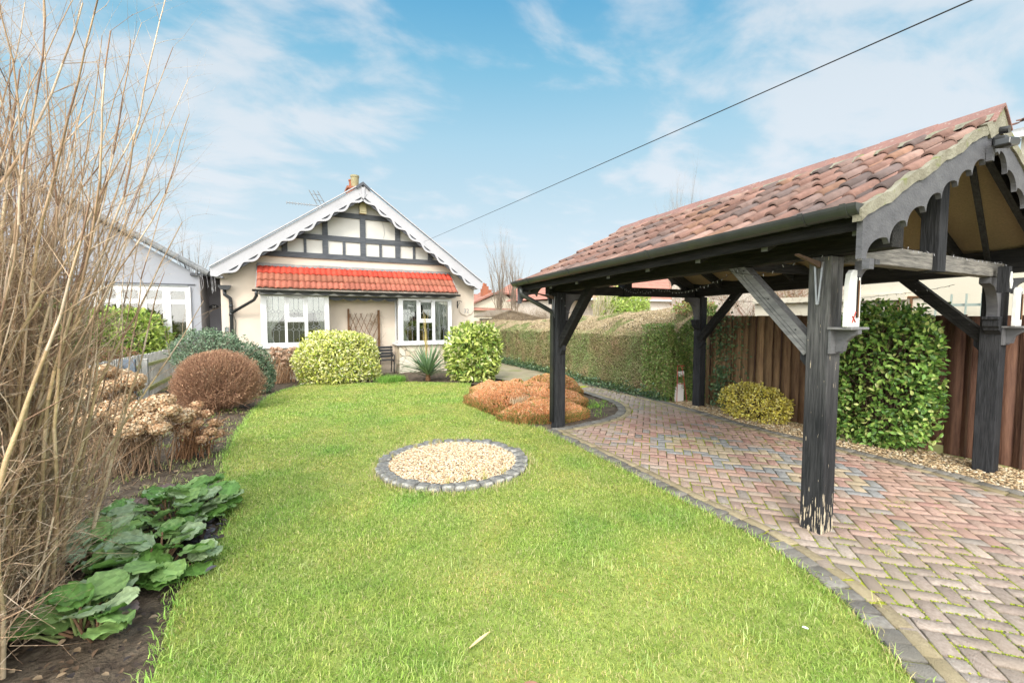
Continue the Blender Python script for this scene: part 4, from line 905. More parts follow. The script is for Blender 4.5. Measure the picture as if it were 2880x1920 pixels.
# ties
def xbeam(x0,x1,y0,y1,z0,z1,mt): b=MB(); b.box(x0,x1,y0,y1,z0,z1); return b.build('tie_beam',mt,K,bevel=.005)
xbeam(3.784,6.697,1.735,1.85,2.105,2.25,M['tiefront']); xbeam(3.56,7.0,5.665,5.78,2.045,2.19,M['beamX'])
xbeam(3.775,6.725,3.65,3.75,2.30,2.42,M['beamX'])
# king posts
def king(y0,y1,zb):
    b=MB(); b.box(5.02,5.185,y0,y1,zb,rz(3.19,y0)); b.build('king_post',M['postX'],K,bevel=.005)
king(1.70,1.83,2.09); king(5.64,5.80,2.03)
# braces along the length, each grooved
def brace(x0,x1,p0,p1,d=.115,mt='greywood'):
    """p0,p1 (y,z) lower and upper ends, d depth"""
    v=Vector((p1[0]-p0[0],p1[1]-p0[1])).normalized(); n_=Vector((-v.y,v.x))*d/2; xm=(x0+x1)/2
    b=MB(); ext=.05
    A=Vector(p0)-v*ext;B=Vector(p1)+v*ext; fr=[(-1,-.42),(-.34,.05),(.13,1)]
    for a,c in fr:
        q=[A+n_*a,B+n_*a,B+n_*c,A+n_*c]; b.add([(x,p.x,p.y) for x in (x0,x1) for p in q],[(0,1,2,3),(7,6,5,4),(0,4,5,1),(1,5,6,2),(2,6,7,3),(3,7,4,0)])
    q=[A-n_*.98,B-n_*.98,B+n_*.98,A+n_*.98]; xa,xb=x0+.008,x1-.008
    b.add([(x,p.x,p.y) for x in (xa,xb) for p in q],[(0,1,2,3),(7,6,5,4),(0,4,5,1),(1,5,6,2),(2,6,7,3),(3,7,4,0)])
    o=b.build('brace',M[mt],K)
    foot=MB(); foot.prism([(p0[0]-.03,p0[1]-.20),(p0[0]+.045,p0[1]-.11),(p0[0]+.045,p0[1]-.02),(p0[0]-.03,p0[1]-.02)] if p1[0]>p0[0] else [(p0[0]+.03,p0[1]-.20),(p0[0]-.045,p0[1]-.11),(p0[0]-.045,p0[1]-.02),(p0[0]+.03,p0[1]-.02)],lambda a,c:(x0+.02,a,c),(x1-x0-.04,0,0)); foot.build('brace_block',M['postX'],K)
    bl=MB()
    for t in (.18,.5,.82):
        c=A.lerp(B,t)+n_*.5; bl.tube([(x0-.004,c.x,c.y),(x0+.004,c.x,c.y)],.007,8)
    bl.build('bolt_head',M['wire'],o)
brace(3.635,3.745,(2.0,1.47),(2.66,2.19)); brace(3.63,3.735,(5.48,1.31),(4.80,2.10),mt='beamY')
brace(6.745,6.85,(1.91,1.49),(2.60,2.17),mt='beamY'); brace(6.76,6.86,(5.57,1.30),(4.86,2.10),mt='beamY')
# curved brackets under the ties and their corbels
def curvebr(x,y0,y1,zt,sx,r=.30,w_=.17,corb=True):
    poly=[(0,0),(0,-r-.10)]
    for i in range(11):
        t=PI/2*i/10; poly.append((w_*.42+ (r*.62)*(1-math.cos(t)), -r-.10+(r+.02)*math.sin(t)))
    poly.append((w_*.42+r*.62+.06,-.06)); poly.append((w_*.42+r*.62+.06,0))
    b=MB(); b.prism(poly,lambda a,c:(x+sx*a,y0,zt+c),(0,y1-y0,0)); b.build('curved_bracket',M['bargegrey'],K)
    if corb:
        z=zt-r-.10; b=MB(); c=[(0,.0),(.125,.0),(.125,-.03),(.105,-.035),(.10,-.10),(.075,-.12),(.07,-.145),(.04,-.16),(0,-.19)]
        b.prism(c,lambda a,cc:(x+sx*a,y0-.02,z+cc),(0,y1-y0+.04,0)); b.build('corbel',M['postX'],K,bevel=.004)
curvebr(6.698,1.745,1.83,2.10,-1); curvebr(6.818,5.62,5.70,2.042,-1); curvebr(3.757,5.54,5.62,2.042,1)
# forward brackets that carry the verge boards
def fwd(x0,x1,y,zt,sy):
    poly=[(0,0),(0,-.16)]
    for i in range(9):
        t=PI/2*i/8; poly.append((.012+.09*(1-math.cos(t)),-.16+.12*math.sin(t)))
    poly+= [(.125,-.035),(.125,0)]
    b=MB(); b.prism(poly,lambda a,c:(x0,y+sy*a,zt+c),(x1-x0,0,0)); b.build('verge_bracket',M['bargegrey'],K)
fwd(3.67,3.73,1.698,2.10,-1); fwd(6.75,6.83,1.698,2.10,-1); fwd(3.63,3.71,5.785,2.05,1); fwd(6.85,6.93,5.785,2.05,1)
# rafters
def roofz(x,y): return rz(2.33,y)+SLP*((x-XE) if x<XC else (XE2-x))
for k in range(8):
    y=1.50+.605*k; y=min(y,5.72); w_=.05
    for s in (0,1):
        xs=(3.25,XC-.02) if s==0 else (XE2-.17,XC+.02)
        b=MB(); z0,z1=roofz(xs[0],y)-.065,roofz(xs[1],y)-.065
        vs=[]
        for yy in (y-w_/2,y+w_/2):
            for x,z in ((xs[0],z0-.13),(xs[1],z1-.13),(xs[1],z1),(xs[0],z0)): vs.append((x,yy,z))
        f=[(0,1,2,3),(7,6,5,4),(0,4,5,1),(1,5,6,2),(2,6,7,3),(3,7,4,0)]
        ra=b.add(vs,f).build('rafter',M['beamX'],K)
        e=MB(); e.box(xs[0]-(.006 if s==0 else -.001),xs[0]+(-.001 if s==0 else .006),y-w_/2+.001,y+w_/2-.001,z0-.125,z0-.02); e.build('rafter_end',M['lead'],ra)  # weathered grey cap, also coloured lighter because the end face is lit
b=MB(); b.box(XC-.018,XC+.018,1.44,5.78,0,.15); b.v=[(x,y,rz(z+3.08,y)) for x,y,z in b.v]; b.build('ridge_board',M['beamY'],K)
# collar and diagonal wind brace seen under the roof
b=MB(); b.beam((3.95,1.62,roofz(3.95,1.6)-.21),(5.6,5.2,roofz(5.6,5.2)-.21),.09,.03); b.build('wind_brace',M['beamY'],K)
b=MB(); b.beam((6.9,1.9,roofz(6.9,1.9)-.21),(5.3,1.6,roofz(5.3,1.6)-.21),.04,.06); b.build('wind_brace',M['beamX'],K)
# sagging felt between the rafters
for s in (0,1):
    V=[];F=[];nx,ny=16,70
    for i in range(nx+1):
        for j in range(ny+1):
            t=i/nx; y=1.43+(5.78-1.43)*j/ny; x=(XE+.14)+(XC-.01-XE-.14)*t if s==0 else XE2-.14-(XE2-.14-XC-.01)*t
            ph=((y-1.50)/.605)%1; sg=.035*math.sin(PI*ph)**2+.012*math.sin(t*15+y)*math.sin(PI*ph)
            V.append((x,y,roofz(x,y)-.052-sg*.9-(.018 if abs(t*3%1-.5)<.04 else 0)))
    for i in range(nx):
        for j in range(ny): F.append((i*(ny+1)+j,i*(ny+1)+j+1,(i+1)*(ny+1)+j+1,(i+1)*(ny+1)+j))
    npmesh('roof_felt',V,F,M['felt'],K,smooth=True)
# pantiles
M['pantile']=mat('weathered_pantile',W1,(.66,.66,.66),scale=7,rough=.85,attr=True,bump=.5,bscale=120,c3=(.95,.90,.85),scale3=26,lo3=.60,hi3=.72)
def pcol(c,k):
    r=rng.random()
    if r<.5: b_=np.array((.40,.215,.165))
    elif r<.72: b_=np.array((.36,.235,.20))
    elif r<.88: b_=np.array((.48,.29,.23))
    else: b_=np.array((.25,.18,.165))
    if rng.random()<.06: b_=np.array((.47,.25,.16))
    return np.clip((b_*.86+.12*b_.mean())*.62*(1+rng.normal()*.15),.02,1)
def pan(t):
    return .044*math.sqrt(max(0,1-((t-.24)/.23)**2)) if .01<t<.47 else -.010*math.sin(PI*(t-.47)/.53) if t>=.47 else 0
NCL=24
tileroof('roof_tiles',K,M['pantile'],1.42,5.80,(XE+.055,2.338),(XC-.03,2.335+SLP*(XC-XE-.01)),0,NCL,6,pan,.028,pcol,tilt=TR,nu=14,axis='Y',th=.014)
tileroof('roof_tiles',K,M['pantile'],1.42,5.80,(XE2-.055,2.345),(XC+.03,2.335+SLP*(XC-XE-.01)),0,NCL,6,pan,.028,pcol,tilt=TR,nu=10,axis='Y',th=.014)
# half-round lip ends are darker clay; moss along the ridge bedding
b=MB()
for s in (-1,1):
    b.v_=None
    vs=[];n=90
    for i in range(n+1):
        y=1.40+(5.80-1.40)*i/n; j=rng.normal()*.010
        vs+= [(XC+s*(.215+j),y,rz(3.215,y)+.008),(XC+s*.10,y,rz(3.30,y))]
    fs=[(2*i,2*i+1,2*i+3,2*i+2) for i in range(n)]; 
    b.add(vs,fs)
bed=b.build('ridge_bedding',M['mortar'],K)
nr=11
for i in range(nr):
    y0=1.37+(5.83-1.37)*i/nr; y1=1.37+(5.83-1.37)*(i+1)/nr+.012; b=MB(); n=8; zc=3.185; lift=.006*(i%2)
    for y in (y0,y1):
        for rr in (1,.9):
            for j in range(n+1):
                t=j/n; x=-.185+.37*t; z=.17*(1-abs(2*t-1)**1.15)*(1 if rr==1 else .93)+(0 if rr==1 else -.012)
                b.v.append((XC+x*(1 if rr==1 else .97),y,rz(zc,y)+z+.03+lift))
    m=n+1
    for j in range(n):
        b.f.append((j,j+1,2*m+j+1,2*m+j)); b.f.append((m+j,3*m+j,3*m+j+1,m+j+1)); b.f.append((j,m+j,m+j+1,j+1)); b.f.append((2*m+j,2*m+j+1,3*m+j+1,3*m+j))
    b.f.append((0,2*m,3*m,m)); b.f.append((n,m+n,3*m+n,2*m+n))
    if i==0:
        pass
    o=b.build('ridge_tile',None,K); o.data.materials.append(M['ridgeclay'] if 'ridgeclay' in M else M.setdefault('ridgeclay',mat('ridge_clay',(.27,.145,.12),(.20,.115,.10),scale=8,rough=.9,bump=.5,bscale=80,c3=(.36,.31,.27),scale3=25,lo3=.60,hi3=.75)))
# mortar verge
def verge(y0,y1,nm):
    for s in (0,1):
        b=MB(); P=[]
        n=30
        up=[];lo=[]
        for i in range(n+1):
            t=i/n; x=XE-.03+(XC-XE+.03)*t; x=x if s==0 else XE+XE2-x; zt=roofz(x if s==0 else x,1.4)+(.022+.006*math.sin(i*2.1)+.010*math.sin(i*.9)); up.append((x,zt)); lo.append((x,zt-.072))
        b.prism(up+lo[::-1],lambda a,c:(a,y0,rz(c,y0) if True else c),(0,y1-y0,0)); b.build('verge_mortar',M['mortar'],K)
verge(1.385,1.435,'n'); verge(5.785,5.835,'f')
b=MB(); b.prism([(XC-.30,3.17),(XC-.14,3.235),(XC,3.36),(XC+.14,3.235),(XC+.30,3.17),(XC+.2,3.08),(XC,3.17),(XC-.2,3.08)],lambda a,c:(a,1.383,c),(0,.05,0)); b.build('apex_mortar',M['mortar'],K)
# scalloped verge boards
cus=[(3.152,2.053),(3.427,2.164),(3.65,2.292),(3.912,2.413),(4.141,2.532),(4.398,2.651),(4.638,2.764),(4.87,2.880),(5.06,3.00)]
def vboard(y0,y1,mirror,near=True,mt='bargegrey'):
    poly=[(3.097,2.05),(3.152,2.053)]
    for (x0,z0),(x1,z1) in zip(cus[:-1],cus[1:]):
        dx_,dz_=x1-x0,z1-z0; pk=z1+.035
        for i in range(1,10):
            t=PI/2*i/10; poly.append((x0+dx_*.86*(1-math.cos(t)),z0+(pk-z0)*math.sin(t)))
        poly.append((x0+dx_*.90,pk-.001)); poly.append((x1,z1))
    poly+= [(XC,3.02),(XC,2.30+SLP*(XC-3.097)-.005),(3.097,2.295)]
    f=(lambda a: a) if not mirror else (lambda a: XE+XE2-a)
    b=MB(); dz=TR*(y0-1.4); b.prism(poly,lambda a,c:(f(a),y0,c+dz),(0,y1-y0,0)); b.build('verge_board',M[mt],K)
vboard(1.40,1.432,0); vboard(1.40,1.432,1); vboard(5.79,5.82,0); vboard(5.79,5.82,1)
# fascia behind the gutter and the gutter
ybeam(3.155,3.18,1.434,5.79,2.235,2.335,'fascia',M['beamY'],rz); ybeam(7.02,7.045,1.434,5.79,2.235,2.335,'fascia',M['gutter'],rz)
gutter('gutter',(3.068,5.86,rz(2.375,5.86)),(3.068,1.40,2.375),.068,M['gutter'],K,(.035,.11,.33,.62,.93,.985))
gutter('gutter',(7.09,5.86,rz(2.322,5.86)),(7.09,1.415,2.322),.056,M['gutter'],K,(.11,.35,.6,.9))
b=MB(); b.tube([(3.095,5.70,2.12),(3.095,5.70,2.04),(3.16,5.68,1.99),(3.55,5.60,1.78),(3.575,5.60,1.74),(3.575,5.60,.10)],.034,10); b.build('downpipe',M['gutter'],K,smooth=True)
# diamond plates on bracket feet
b=MB(); b.box(3.10,3.155,1.36,1.398,1.985,2.048); b.build('foot_block',M['bargegrey'],K)
b=MB(); b.box(6.38,6.46,1.62,1.70,1.94,2.20); fb=b.build('lamp_block',M['postX'],K)
b=MB(); b.tube([(6.42,1.612,1.98),(6.445,1.612,2.05),(6.42,1.612,2.14),(6.395,1.612,2.05),(6.42,1.612,1.98)],.008,6); b.build('diamond_plate',M['plaquewhite'],fb)
# floodlight at the peak
b=MB(); b.box(4.96,5.02,1.32,1.395,3.04,3.10); b.prism([(4.82,2.99),(4.86,2.98),(5.02,3.01),(5.05,3.05),(4.99,3.065),(4.83,3.04)],lambda a,c:(a,1.26,c),(0,.09,0)); sl_=b.build('security_light',M['black'],K,bevel=.008)
b=MB(); b.tube([(5.06,1.40,3.17),(5.06,1.33,3.16)],.028,12); b.build('sensor',M['black'],sl_)
b=MB(); b.box(4.86,4.90,1.36,1.397,2.90,3.0); b.build('junction_box',M['bargegrey'],K)
# basket arm on the near-left post
def baskarm(x,y,z,mt,s=1):
    o=MB(); o.prism([(0,0),(-.30,.045),(-.31,.035),(0,-.045)],lambda a,c:(x+a,y-.012,z+c),(0,.024,0)); p=o.build('basket_arm',mt,K)
    b=MB(); b.beam((x-.012,y-.028,z),(x-.012,y-.006,z-.30),.012,.012,(1,0,0)); b.beam((x-.012,y+.028,z),(x-.012,y+.006,z-.30),.012,.012,(1,0,0)); b.tube([(x-.02,y,z-.31),(x,y,z-.31)],.012,8); b.build('arm_strap',M['steel'],p)
baskarm(3.608,1.90,2.11,M['rust']); baskarm(3.598,5.58,2.0,M['rust'])
# grooved shelf bracket and white plaque on the posts' front faces
def shelf(x0,x1,y,z,lab,mark):
    t=thing('wall_shelf',lab+' shelf bracket','shelf',((x0+x1)/2,y,z))
    b=MB(); b.box(x0-.02,x1+.03,y-.16,y-.001,z-.018,z); b.build('shelf_top',M['greywood'],t,bevel=.003)
    b=MB(); b.box(x0,x1-.02,y-.020,y-.002,z-.20,z-.02); c=[(-.0,0),(-.14,0),(-.14,-.03),(-.10,-.05),(-.06,-.09),(-.045,-.16),(0,-.17)]
    b.prism(c,lambda a,cc:(x0+.07,y-.021+a,z-.019+cc),(.05,0,0)); b.build('bracket',M['bargegrey'],t)
    return t
t1=shelf(3.60,3.80,1.82,1.622,'small weathered wooden shelf on the front of the near grey post,',0); t1['label']='small weathered wooden shelf on the front of the near grey post'
t2=shelf(6.70,6.90,1.73,1.60,'',0); t2['label']='small black wooden shelf on the front of the right-hand post'
def plaque(x,y,z,h,lab,mark):
    t=thing('wooden_ornament',lab,'ornament',(x,y,z)); hw=.082
    poly=[(-hw,0),(hw,0),(hw*1.02,.55*h),(hw*.94,.80*h),(hw*.80,.93*h),(hw*.3,h),(-hw*.35,h),(-hw*.78,.93*h),(-hw*.95,.72*h)]
    b=MB(); b.prism([(x+a,z+c) for a,c in poly],lambda a,c:(a,y,c),(0,.035,0)); b.build('board',M['plaquewhite'],t,bevel=.004)
    b=MB(); b.prism([(x+.020,z+.16*h),(x+.046,z+.16*h),(x+.046,z+.7*h),(x+.036,z+.9*h),(x+.026,z+.88*h),(x+.020,z+.72*h)],lambda a,c:(a,y-.004,c),(0,.003,0)); b.build('dark_recess',M['postX'],t)
    b=MB(); b.tube([(x+.033,y-.010,z+.17*h),(x+.033,y-.010,z+.82*h)],.005,6); b.build('stick',M['brownpaint'],t)
    if mark:
        b=MB(); b.beam((x-.03,y-.003,z+.03),(x+.015,y-.003,z+.11),.004,.008,(0,1,0)); b.beam((x-.03,y-.005,z+.08),(x+.012,y-.005,z+.035),.004,.008,(0,1,0)); b.build('red_cross',M['red'],t)
    return t
plaque(3.650,1.68,1.624,.41,'tall white ornament with a red cross standing on the shelf of the near grey post',1)
plaque(6.74,1.62,1.602,.40,'plain tall white ornament standing on the shelf of the right-hand post',0)
# string lights
def lights(pts,sag,lab,every=.085):
    t=thing('string_lights',lab,'string lights',pts[0]); w_=MB(); bl=MB(); 
    for p,q in zip(pts[:-1],pts[1:]):
        p=Vector(p);q=Vector(q);L_=(q-p).length;n=max(6,int(L_/.04)); c=[]
        for i in range(n+1):
            u=i/n; c.append(p.lerp(q,u)+Vector((rng.normal()*.006,rng.normal()*.006,-sag*L_*4*u*(1-u)*.25+rng.normal()*.004)))
        w_.tube(c,.0024,4,cap=False)
        m_=int(L_/every)
        for i in range(m_):
            c0=p.lerp(q,(i+.5)/m_)+Vector((0,0,-sag*L_*((i+.5)/m_)*(1-(i+.5)/m_))); dd=Vector((rng.normal()*.3,rng.normal()*.3,-1 if rng.random()<.7 else .8)).normalized(); bl.tube([c0,c0+dd*.020],[.0028,.0024],5)
    bpy.data.objects.remove(t); k=len(w_.f); w_.add(bl.v,bl.f); o=w_.build('string_lights',M['wire'],None,pts[0]); o.data.materials.append(M['bulb'])
    o.data.polygons.foreach_set('material_index',[0]*k+[1]*(len(w_.f)-k)); setp(o,lab,'string lights')
lights([(3.60,2.55,2.13),(4.4,4.3,2.06),(4.9,5.62,2.20),(5.8,5.62,2.17),(6.75,5.5,2.22)],.22,'fairy lights strung along the underside of the far end of the carport')
lights([(3.82,1.69,2.262),(4.3,1.69,2.25),(4.95,1.69,2.235)],.05,'fairy lights lying on the left half of the front tie beam'); 
lights([(5.25,1.69,2.25),(5.9,1.69,2.235),(6.4,1.69,2.25),(6.6,1.69,2.23)],.06,'fairy lights lying on the right half of the front tie beam')
lights([(3.62,5.45,2.04),(3.72,5.35,1.75),(3.70,4.95,2.03)],.35,'loop of fairy lights hanging from the far left post and its brace')
lights([(6.70,5.3,2.02),(6.66,3.9,1.90),(6.70,2.6,1.98),(6.68,2.1,2.06)],.05,'fairy lights running under the right-hand roof plate above the board fence')
lights([(3.61,2.66,2.11),(3.60,2.38,2.05),(3.605,1.96,2.17),(3.62,1.81,2.16)],.10,'fairy lights wound from the near brace to the head of the near grey post')

# ================================================================ NEIGHBOURING HOUSES, FENCES
NY=14.5
G=thing('grey_bungalow','pale grey rendered gabled bungalow with a white window on the left beyond the picket fence','house',(-5.6,NY,0))
b=MB(); b.prism([(-9.4,-.1),(-2.05,-.1),(-2.05,2.80),(-5.6,5.0),(-9.4,2.62)],lambda a,c:(a,NY,c),(0,.25,0)); b.box(-2.30,-2.05,NY+.25,15.98,-.1,2.80); b.box(-9.4,-9.15,NY+.25,24,-.1,2.6); b.build('wall',M['neigh'],G)
b=MB(); b.box(-2.30,-1.60,16.0,16.2,-.1,2.9); b.box(-1.75,-1.55,15.2,16.0,-.1,.9); b.build('porch_wall',M['sideshade'],G)
b=MB(); b.prism([(-1.80,2.93),(-5.6,5.21),(-9.6,2.72),(-9.6,2.60),(-5.6,5.07),(-1.80,2.80)],lambda a,c:(a,NY-.25,c),(0,10,0)); b.build('roof',M['slate'],G)
# rolled verge tiles
b=MB()
for i in range(12):
    t0,t1=i/12,(i+1)/12; x0,z0=-1.82-3.78*t0,2.86+2.27*t0; x1,z1=-1.82-3.78*(t1)-.02,2.86+2.27*t1+.012
    b.tube([(x0,NY-.27,z0),(x1,NY-.27,z1)],[.075,.066],10)
b.build('verge_tiles',M['slate'],G,smooth=False)
b=MB(); b.beam((-1.84,NY-.24,2.80),(-5.6,NY-.24,5.06),.04,.06); b.build('verge_board',M['darkgrey'],G)
b=MB(); b.box(-4.62,-2.16,NY-.03,NY-.002,2.545,2.57); b.box(-9.2,-4.7,NY-.25,NY-.002,2.50,2.62); b.build('drip_mould',M['darkgrey'],G)
fr=MB(); cols=[(-4.10,-3.80),(-3.66,-3.36),(-3.19,-2.87),(-2.69,-2.38)]; xs=[-4.25]+[v for c in cols for v in c]+[-2.26]
for i in range(0,len(xs),2): fr.box(xs[i],xs[i+1],NY-.06,NY-.003,.95,2.50)
for a,c in cols:
    fr.box(a,c,NY-.058,NY-.003,2.375,2.50); fr.box(a,c,NY-.058,NY-.003,2.03,2.15); fr.box(a,c,NY-.058,NY-.003,.95,1.05)
f=fr.build('window_frame',M['white'],G,bevel=.004)
b=MB(); b.box(-4.22,-2.3,NY-.09,NY-.061,2.50,2.535); b.build('window_head',M['lead'],f)
for a,c in cols:
    for d,e in ((2.15,2.375),(1.05,2.03)):
        p=MB(); p.box(a,c,NY-.030,NY-.026,d,e); pane=p.build('pane',M['glass'],f)
b=MB(); b.box(-4.2,-2.3,NY-.012,NY-.004,1.0,2.45); b.build('room_back',M['roomdark'],G)
b=MB()
for k in range(34): z=1.1+k*.037; b.box(-4.12,-2.36,NY-.022,NY-.018,z,z+.012)
b.build('venetian_blind',M['brownpaint'],G)
b=MB(); b.lathe((0,0,0),[(.001,-.012),(.12,-.012),(.12,.012),(.001,.012)],24); b.v=[(x*1.0-1.93,15.985+z,1.99+y*.62) for x,y,z in b.v]; sg_=b.build('number_sign',M['darkgrey'],G)
text('34',.11,(-1.93,15.968,1.99),M['white'],sg_)
b=MB(); b.box(-2.25,-1.55,NY-.1,16,2.80,2.86); b.build('porch_roof',M['darkgrey'],G)
# icicle lights on the grey verge
w_=MB()
for i in range(70):
    t=rng.random(); x=-1.9-3.3*t; z=2.80+1.98*t; w_.tube([(x,NY-.36,z+.12),(x+rng.normal()*.02,NY-.36,z-.02-.1*rng.random())],.0035,4)
for i in range(9):
    x=-2.05+rng.random()*.4; w_.tube([(x,NY-.2,2.8),(x+.03,NY-.2,2.6-.3*rng.random()),(x+.01,NY-.2,2.5-.1*rng.random())],.004,4)
w_.tube([(-1.86,NY-.36,2.97),(-5.2,NY-.36,4.97)],.006,5); o=w_.build('icicle_lights',M['bulb'],None,(-3.4,NY-.36,3.8)); setp(o,'white icicle lights hanging along the verge of the grey bungalow','string lights')
# low board fence on the left
FX=-2.6
F_=thing('picket_fence','weathered grey close-board fence with mossy rail on the left boundary','fence',(FX,13,0))
def fz(y): return .965-.020*(y-9.7)
b=MB(); y=8.6
while y<16.3:
    b.box(FX-.012,FX+.008,y,y+.074,.02,fz(y)+rng.normal()*.008); y+=.108
b.build('boards',M['stump'],F_)
b=MB(); b.beam((FX+.035,8.6,.76),(FX+.035,16.3,.62),.045,.06); b.beam((FX+.035,8.6,.22),(FX+.035,16.3,.18),.045,.075); b.build('rail',M['mossrail'],F_)
for y in (10.9,13.4,15.9):
    b=MB(); b.box(FX+.06,FX+.15,y,y+.09,0,.86-.015*(y-10)); b.box(FX+.052,FX+.158,y-.008,y+.098,.86-.015*(y-10),.885-.015*(y-10)); b.build('post',M['stump'],F_,bevel=.004)
b=MB(); b.box(-2.53,-2.36,9.75,9.83,0,.955); o=b.build('gate_post',M['bluegrey'],None,(-2.45,9.8,0),bevel=.005); setp(o,'blue-grey painted timber post in front of the picket fence','post')
# tall brown board fence on the right
RF=thing('board_fence','tall brown stained board fence with green algae behind the carport','fence',(7.12,2,0))
V=[];F=[];C=[]
y=-1.6
while y<5.62:
    w_=.135+.01*rng.random(); zt=1.715+rng.normal()*.004; x=7.12+(.018 if int(y*7)%2 else 0)+rng.normal()*.002; k=len(V)
    for (xx,yy,zz) in ((x,y,.03),(x,y+w_,.03),(x,y+w_,zt),(x,y,zt),(x+.018,y,.03),(x+.018,y+w_,.03),(x+.018,y+w_,zt),(x+.018,y,zt)): V.append((xx,yy,zz))
    F+= [(k,k+3,k+2,k+1),(k+3,k+7,k+6,k+2),(k,k+4,k+7,k+3),(k+1,k+2,k+6,k+5)]
    g_=min(1,max(0,(y-3.3)/1.2)); c=np.array((1.0,.95,.95))*(1-g_)+np.array((1.9,2.3,1.9))*g_; c=c*(1+rng.normal()*.12); C+= [c]*4
    y+=w_+.003
npmesh('boards',V,F,M['fencewood'],RF,colors=np.clip(C,.2,3))
b=MB(); yy=-1.6
while yy<5.6: b.box(7.10,7.118,yy+.133,yy+.150,.03,1.70); yy+=.4410
b.build('cover_strips',M['fencedark'],RF)
b=MB(); b.box(7.165,7.18,-1.6,5.6,.05,1.70); b.build('backing_rail',M['fencedark'],RF)
b=MB(); b.box(7.142,7.16,-1.6,5.6,.0,.12); b.build('gravel_board',M['mossrail'],RF)
# little metal gate / frame glimpsed at the hedge end
GA=thing('metal_gate','thin red metal gate glimpsed between the hedge end and the board fence','gate',(6.85,6.05,0))
b=MB(); b.tube([(6.75,6.05,.02),(6.72,6.02,.75)],.007,5); b.tube([(6.98,6.0,.02),(6.83,6.02,.75)],.007,5); b.tube([(6.73,6.03,.40),(6.92,6.02,.38)],.006,5); b.tube([(6.72,6.02,.75),(6.90,6.02,.74)],.006,5); b.build('rods',M['red'],GA)
b=MB(); b.box(6.74,6.98,6.09,6.11,.03,.62); b.build('mesh_panel',M['whitewall'],GA)
# cream building over the right-hand fence
CB=thing('cream_building','cream painted building with clay tile roof standing behind the board fence on the right','house',(9.6,2,0))
b=MB(); b.box(9.6,13,-3,2.40,-.1,4.30); b.box(9.6,13,2.40,4.6,-.1,2.55); b.build('wall',M['creamR'],CB)
b=MB(); b.box(9.5,9.6,3.62,6.4,1.99,2.10); b.box(9.598,12.5,4.6,6.4,-.1,2.0); b.build('lean_to',M['creamR'],CB)
b=MB(); b.box(9.42,9.50,-3,2.45,4.27,4.34); b.box(9.44,9.598,-3,2.45,4.34,4.40); b.build('eaves',M['white'],CB)
tileroof('roof_tiles',CB,M['pantile'],-3,2.48,(9.36,4.44),(11.3,5.2),0,24,6,pan,.03,pcol,nu=8,axis='Y')
b=MB(); b.box(9.52,9.598,-.6,1.9,1.0,2.05); b.build('fascia',M['white'],CB)
f=MB()
for y0 in (3.55,3.72,3.87,4.03): f.box(9.57,9.60,y0,y0+.03,1.6,2.02)
f.box(9.57,9.60,3.38,4.06,2.02,2.05); f.build('window_frame',M['brownpaint'],CB)
b=MB(); b.box(9.56,9.598,4.15,4.55,1.5,1.93); b.build('white_window',M['white'],CB)
TR_=thing('green_trellis','sage green trellis strips rising above the board fence against the cream wall','trellis',(9.3,2.9,0))
b=MB()
for i,y0 in enumerate((2.62,2.80,2.98,3.16)): b.beam((9.30,y0,1.5),(9.30,y0-.01*i,2.05),.04,.015,(0,1,0))
b.box(9.31,9.325,2.55,3.2,1.86,1.90); b.build('strips',M['sage'],TR_)
# creeper-covered pebble wall
M['pebbledash']=mat('pebble_dash',(.70,.64,.56),(.50,.43,.36),scale=30,rough=.95,bump=1,bscale=60,lo=.4,hi=.6)
b=MB(); b.box(10.3,10.6,4.7,9.5,0,2.65); o=b.build('pebbledash_wall',M['pebbledash'],None,(10.3,7,0)); setp(o,'pale pebble-dashed wall with bare creeper behind the board fence','wall')
sg=[]
for i in range(46): branch(sg,(10.27,4.8+4.6*rng.random(),.9+rng.random()*.8),(0,rng.normal()*.8,1),1.3,.008,2,spread=.9,wob=.4,up=.05)
sg=[(np.array([min(a[0],10.29),a[1],a[2]]),np.array([min(c[0],10.29),c[1],c[2]]),r0,r1,d) for a,c,r0,r1,d in sg]
CR=thing('wall_creeper','bare reddish climbing creeper spread over the pale pebble-dashed wall','climber',(10.27,7,.9)); segmesh('stems',sg,CR,[(.30,.20,.12),(.35,.12,.07),(.30,.28,.10)],[4,2,1],sides=3)
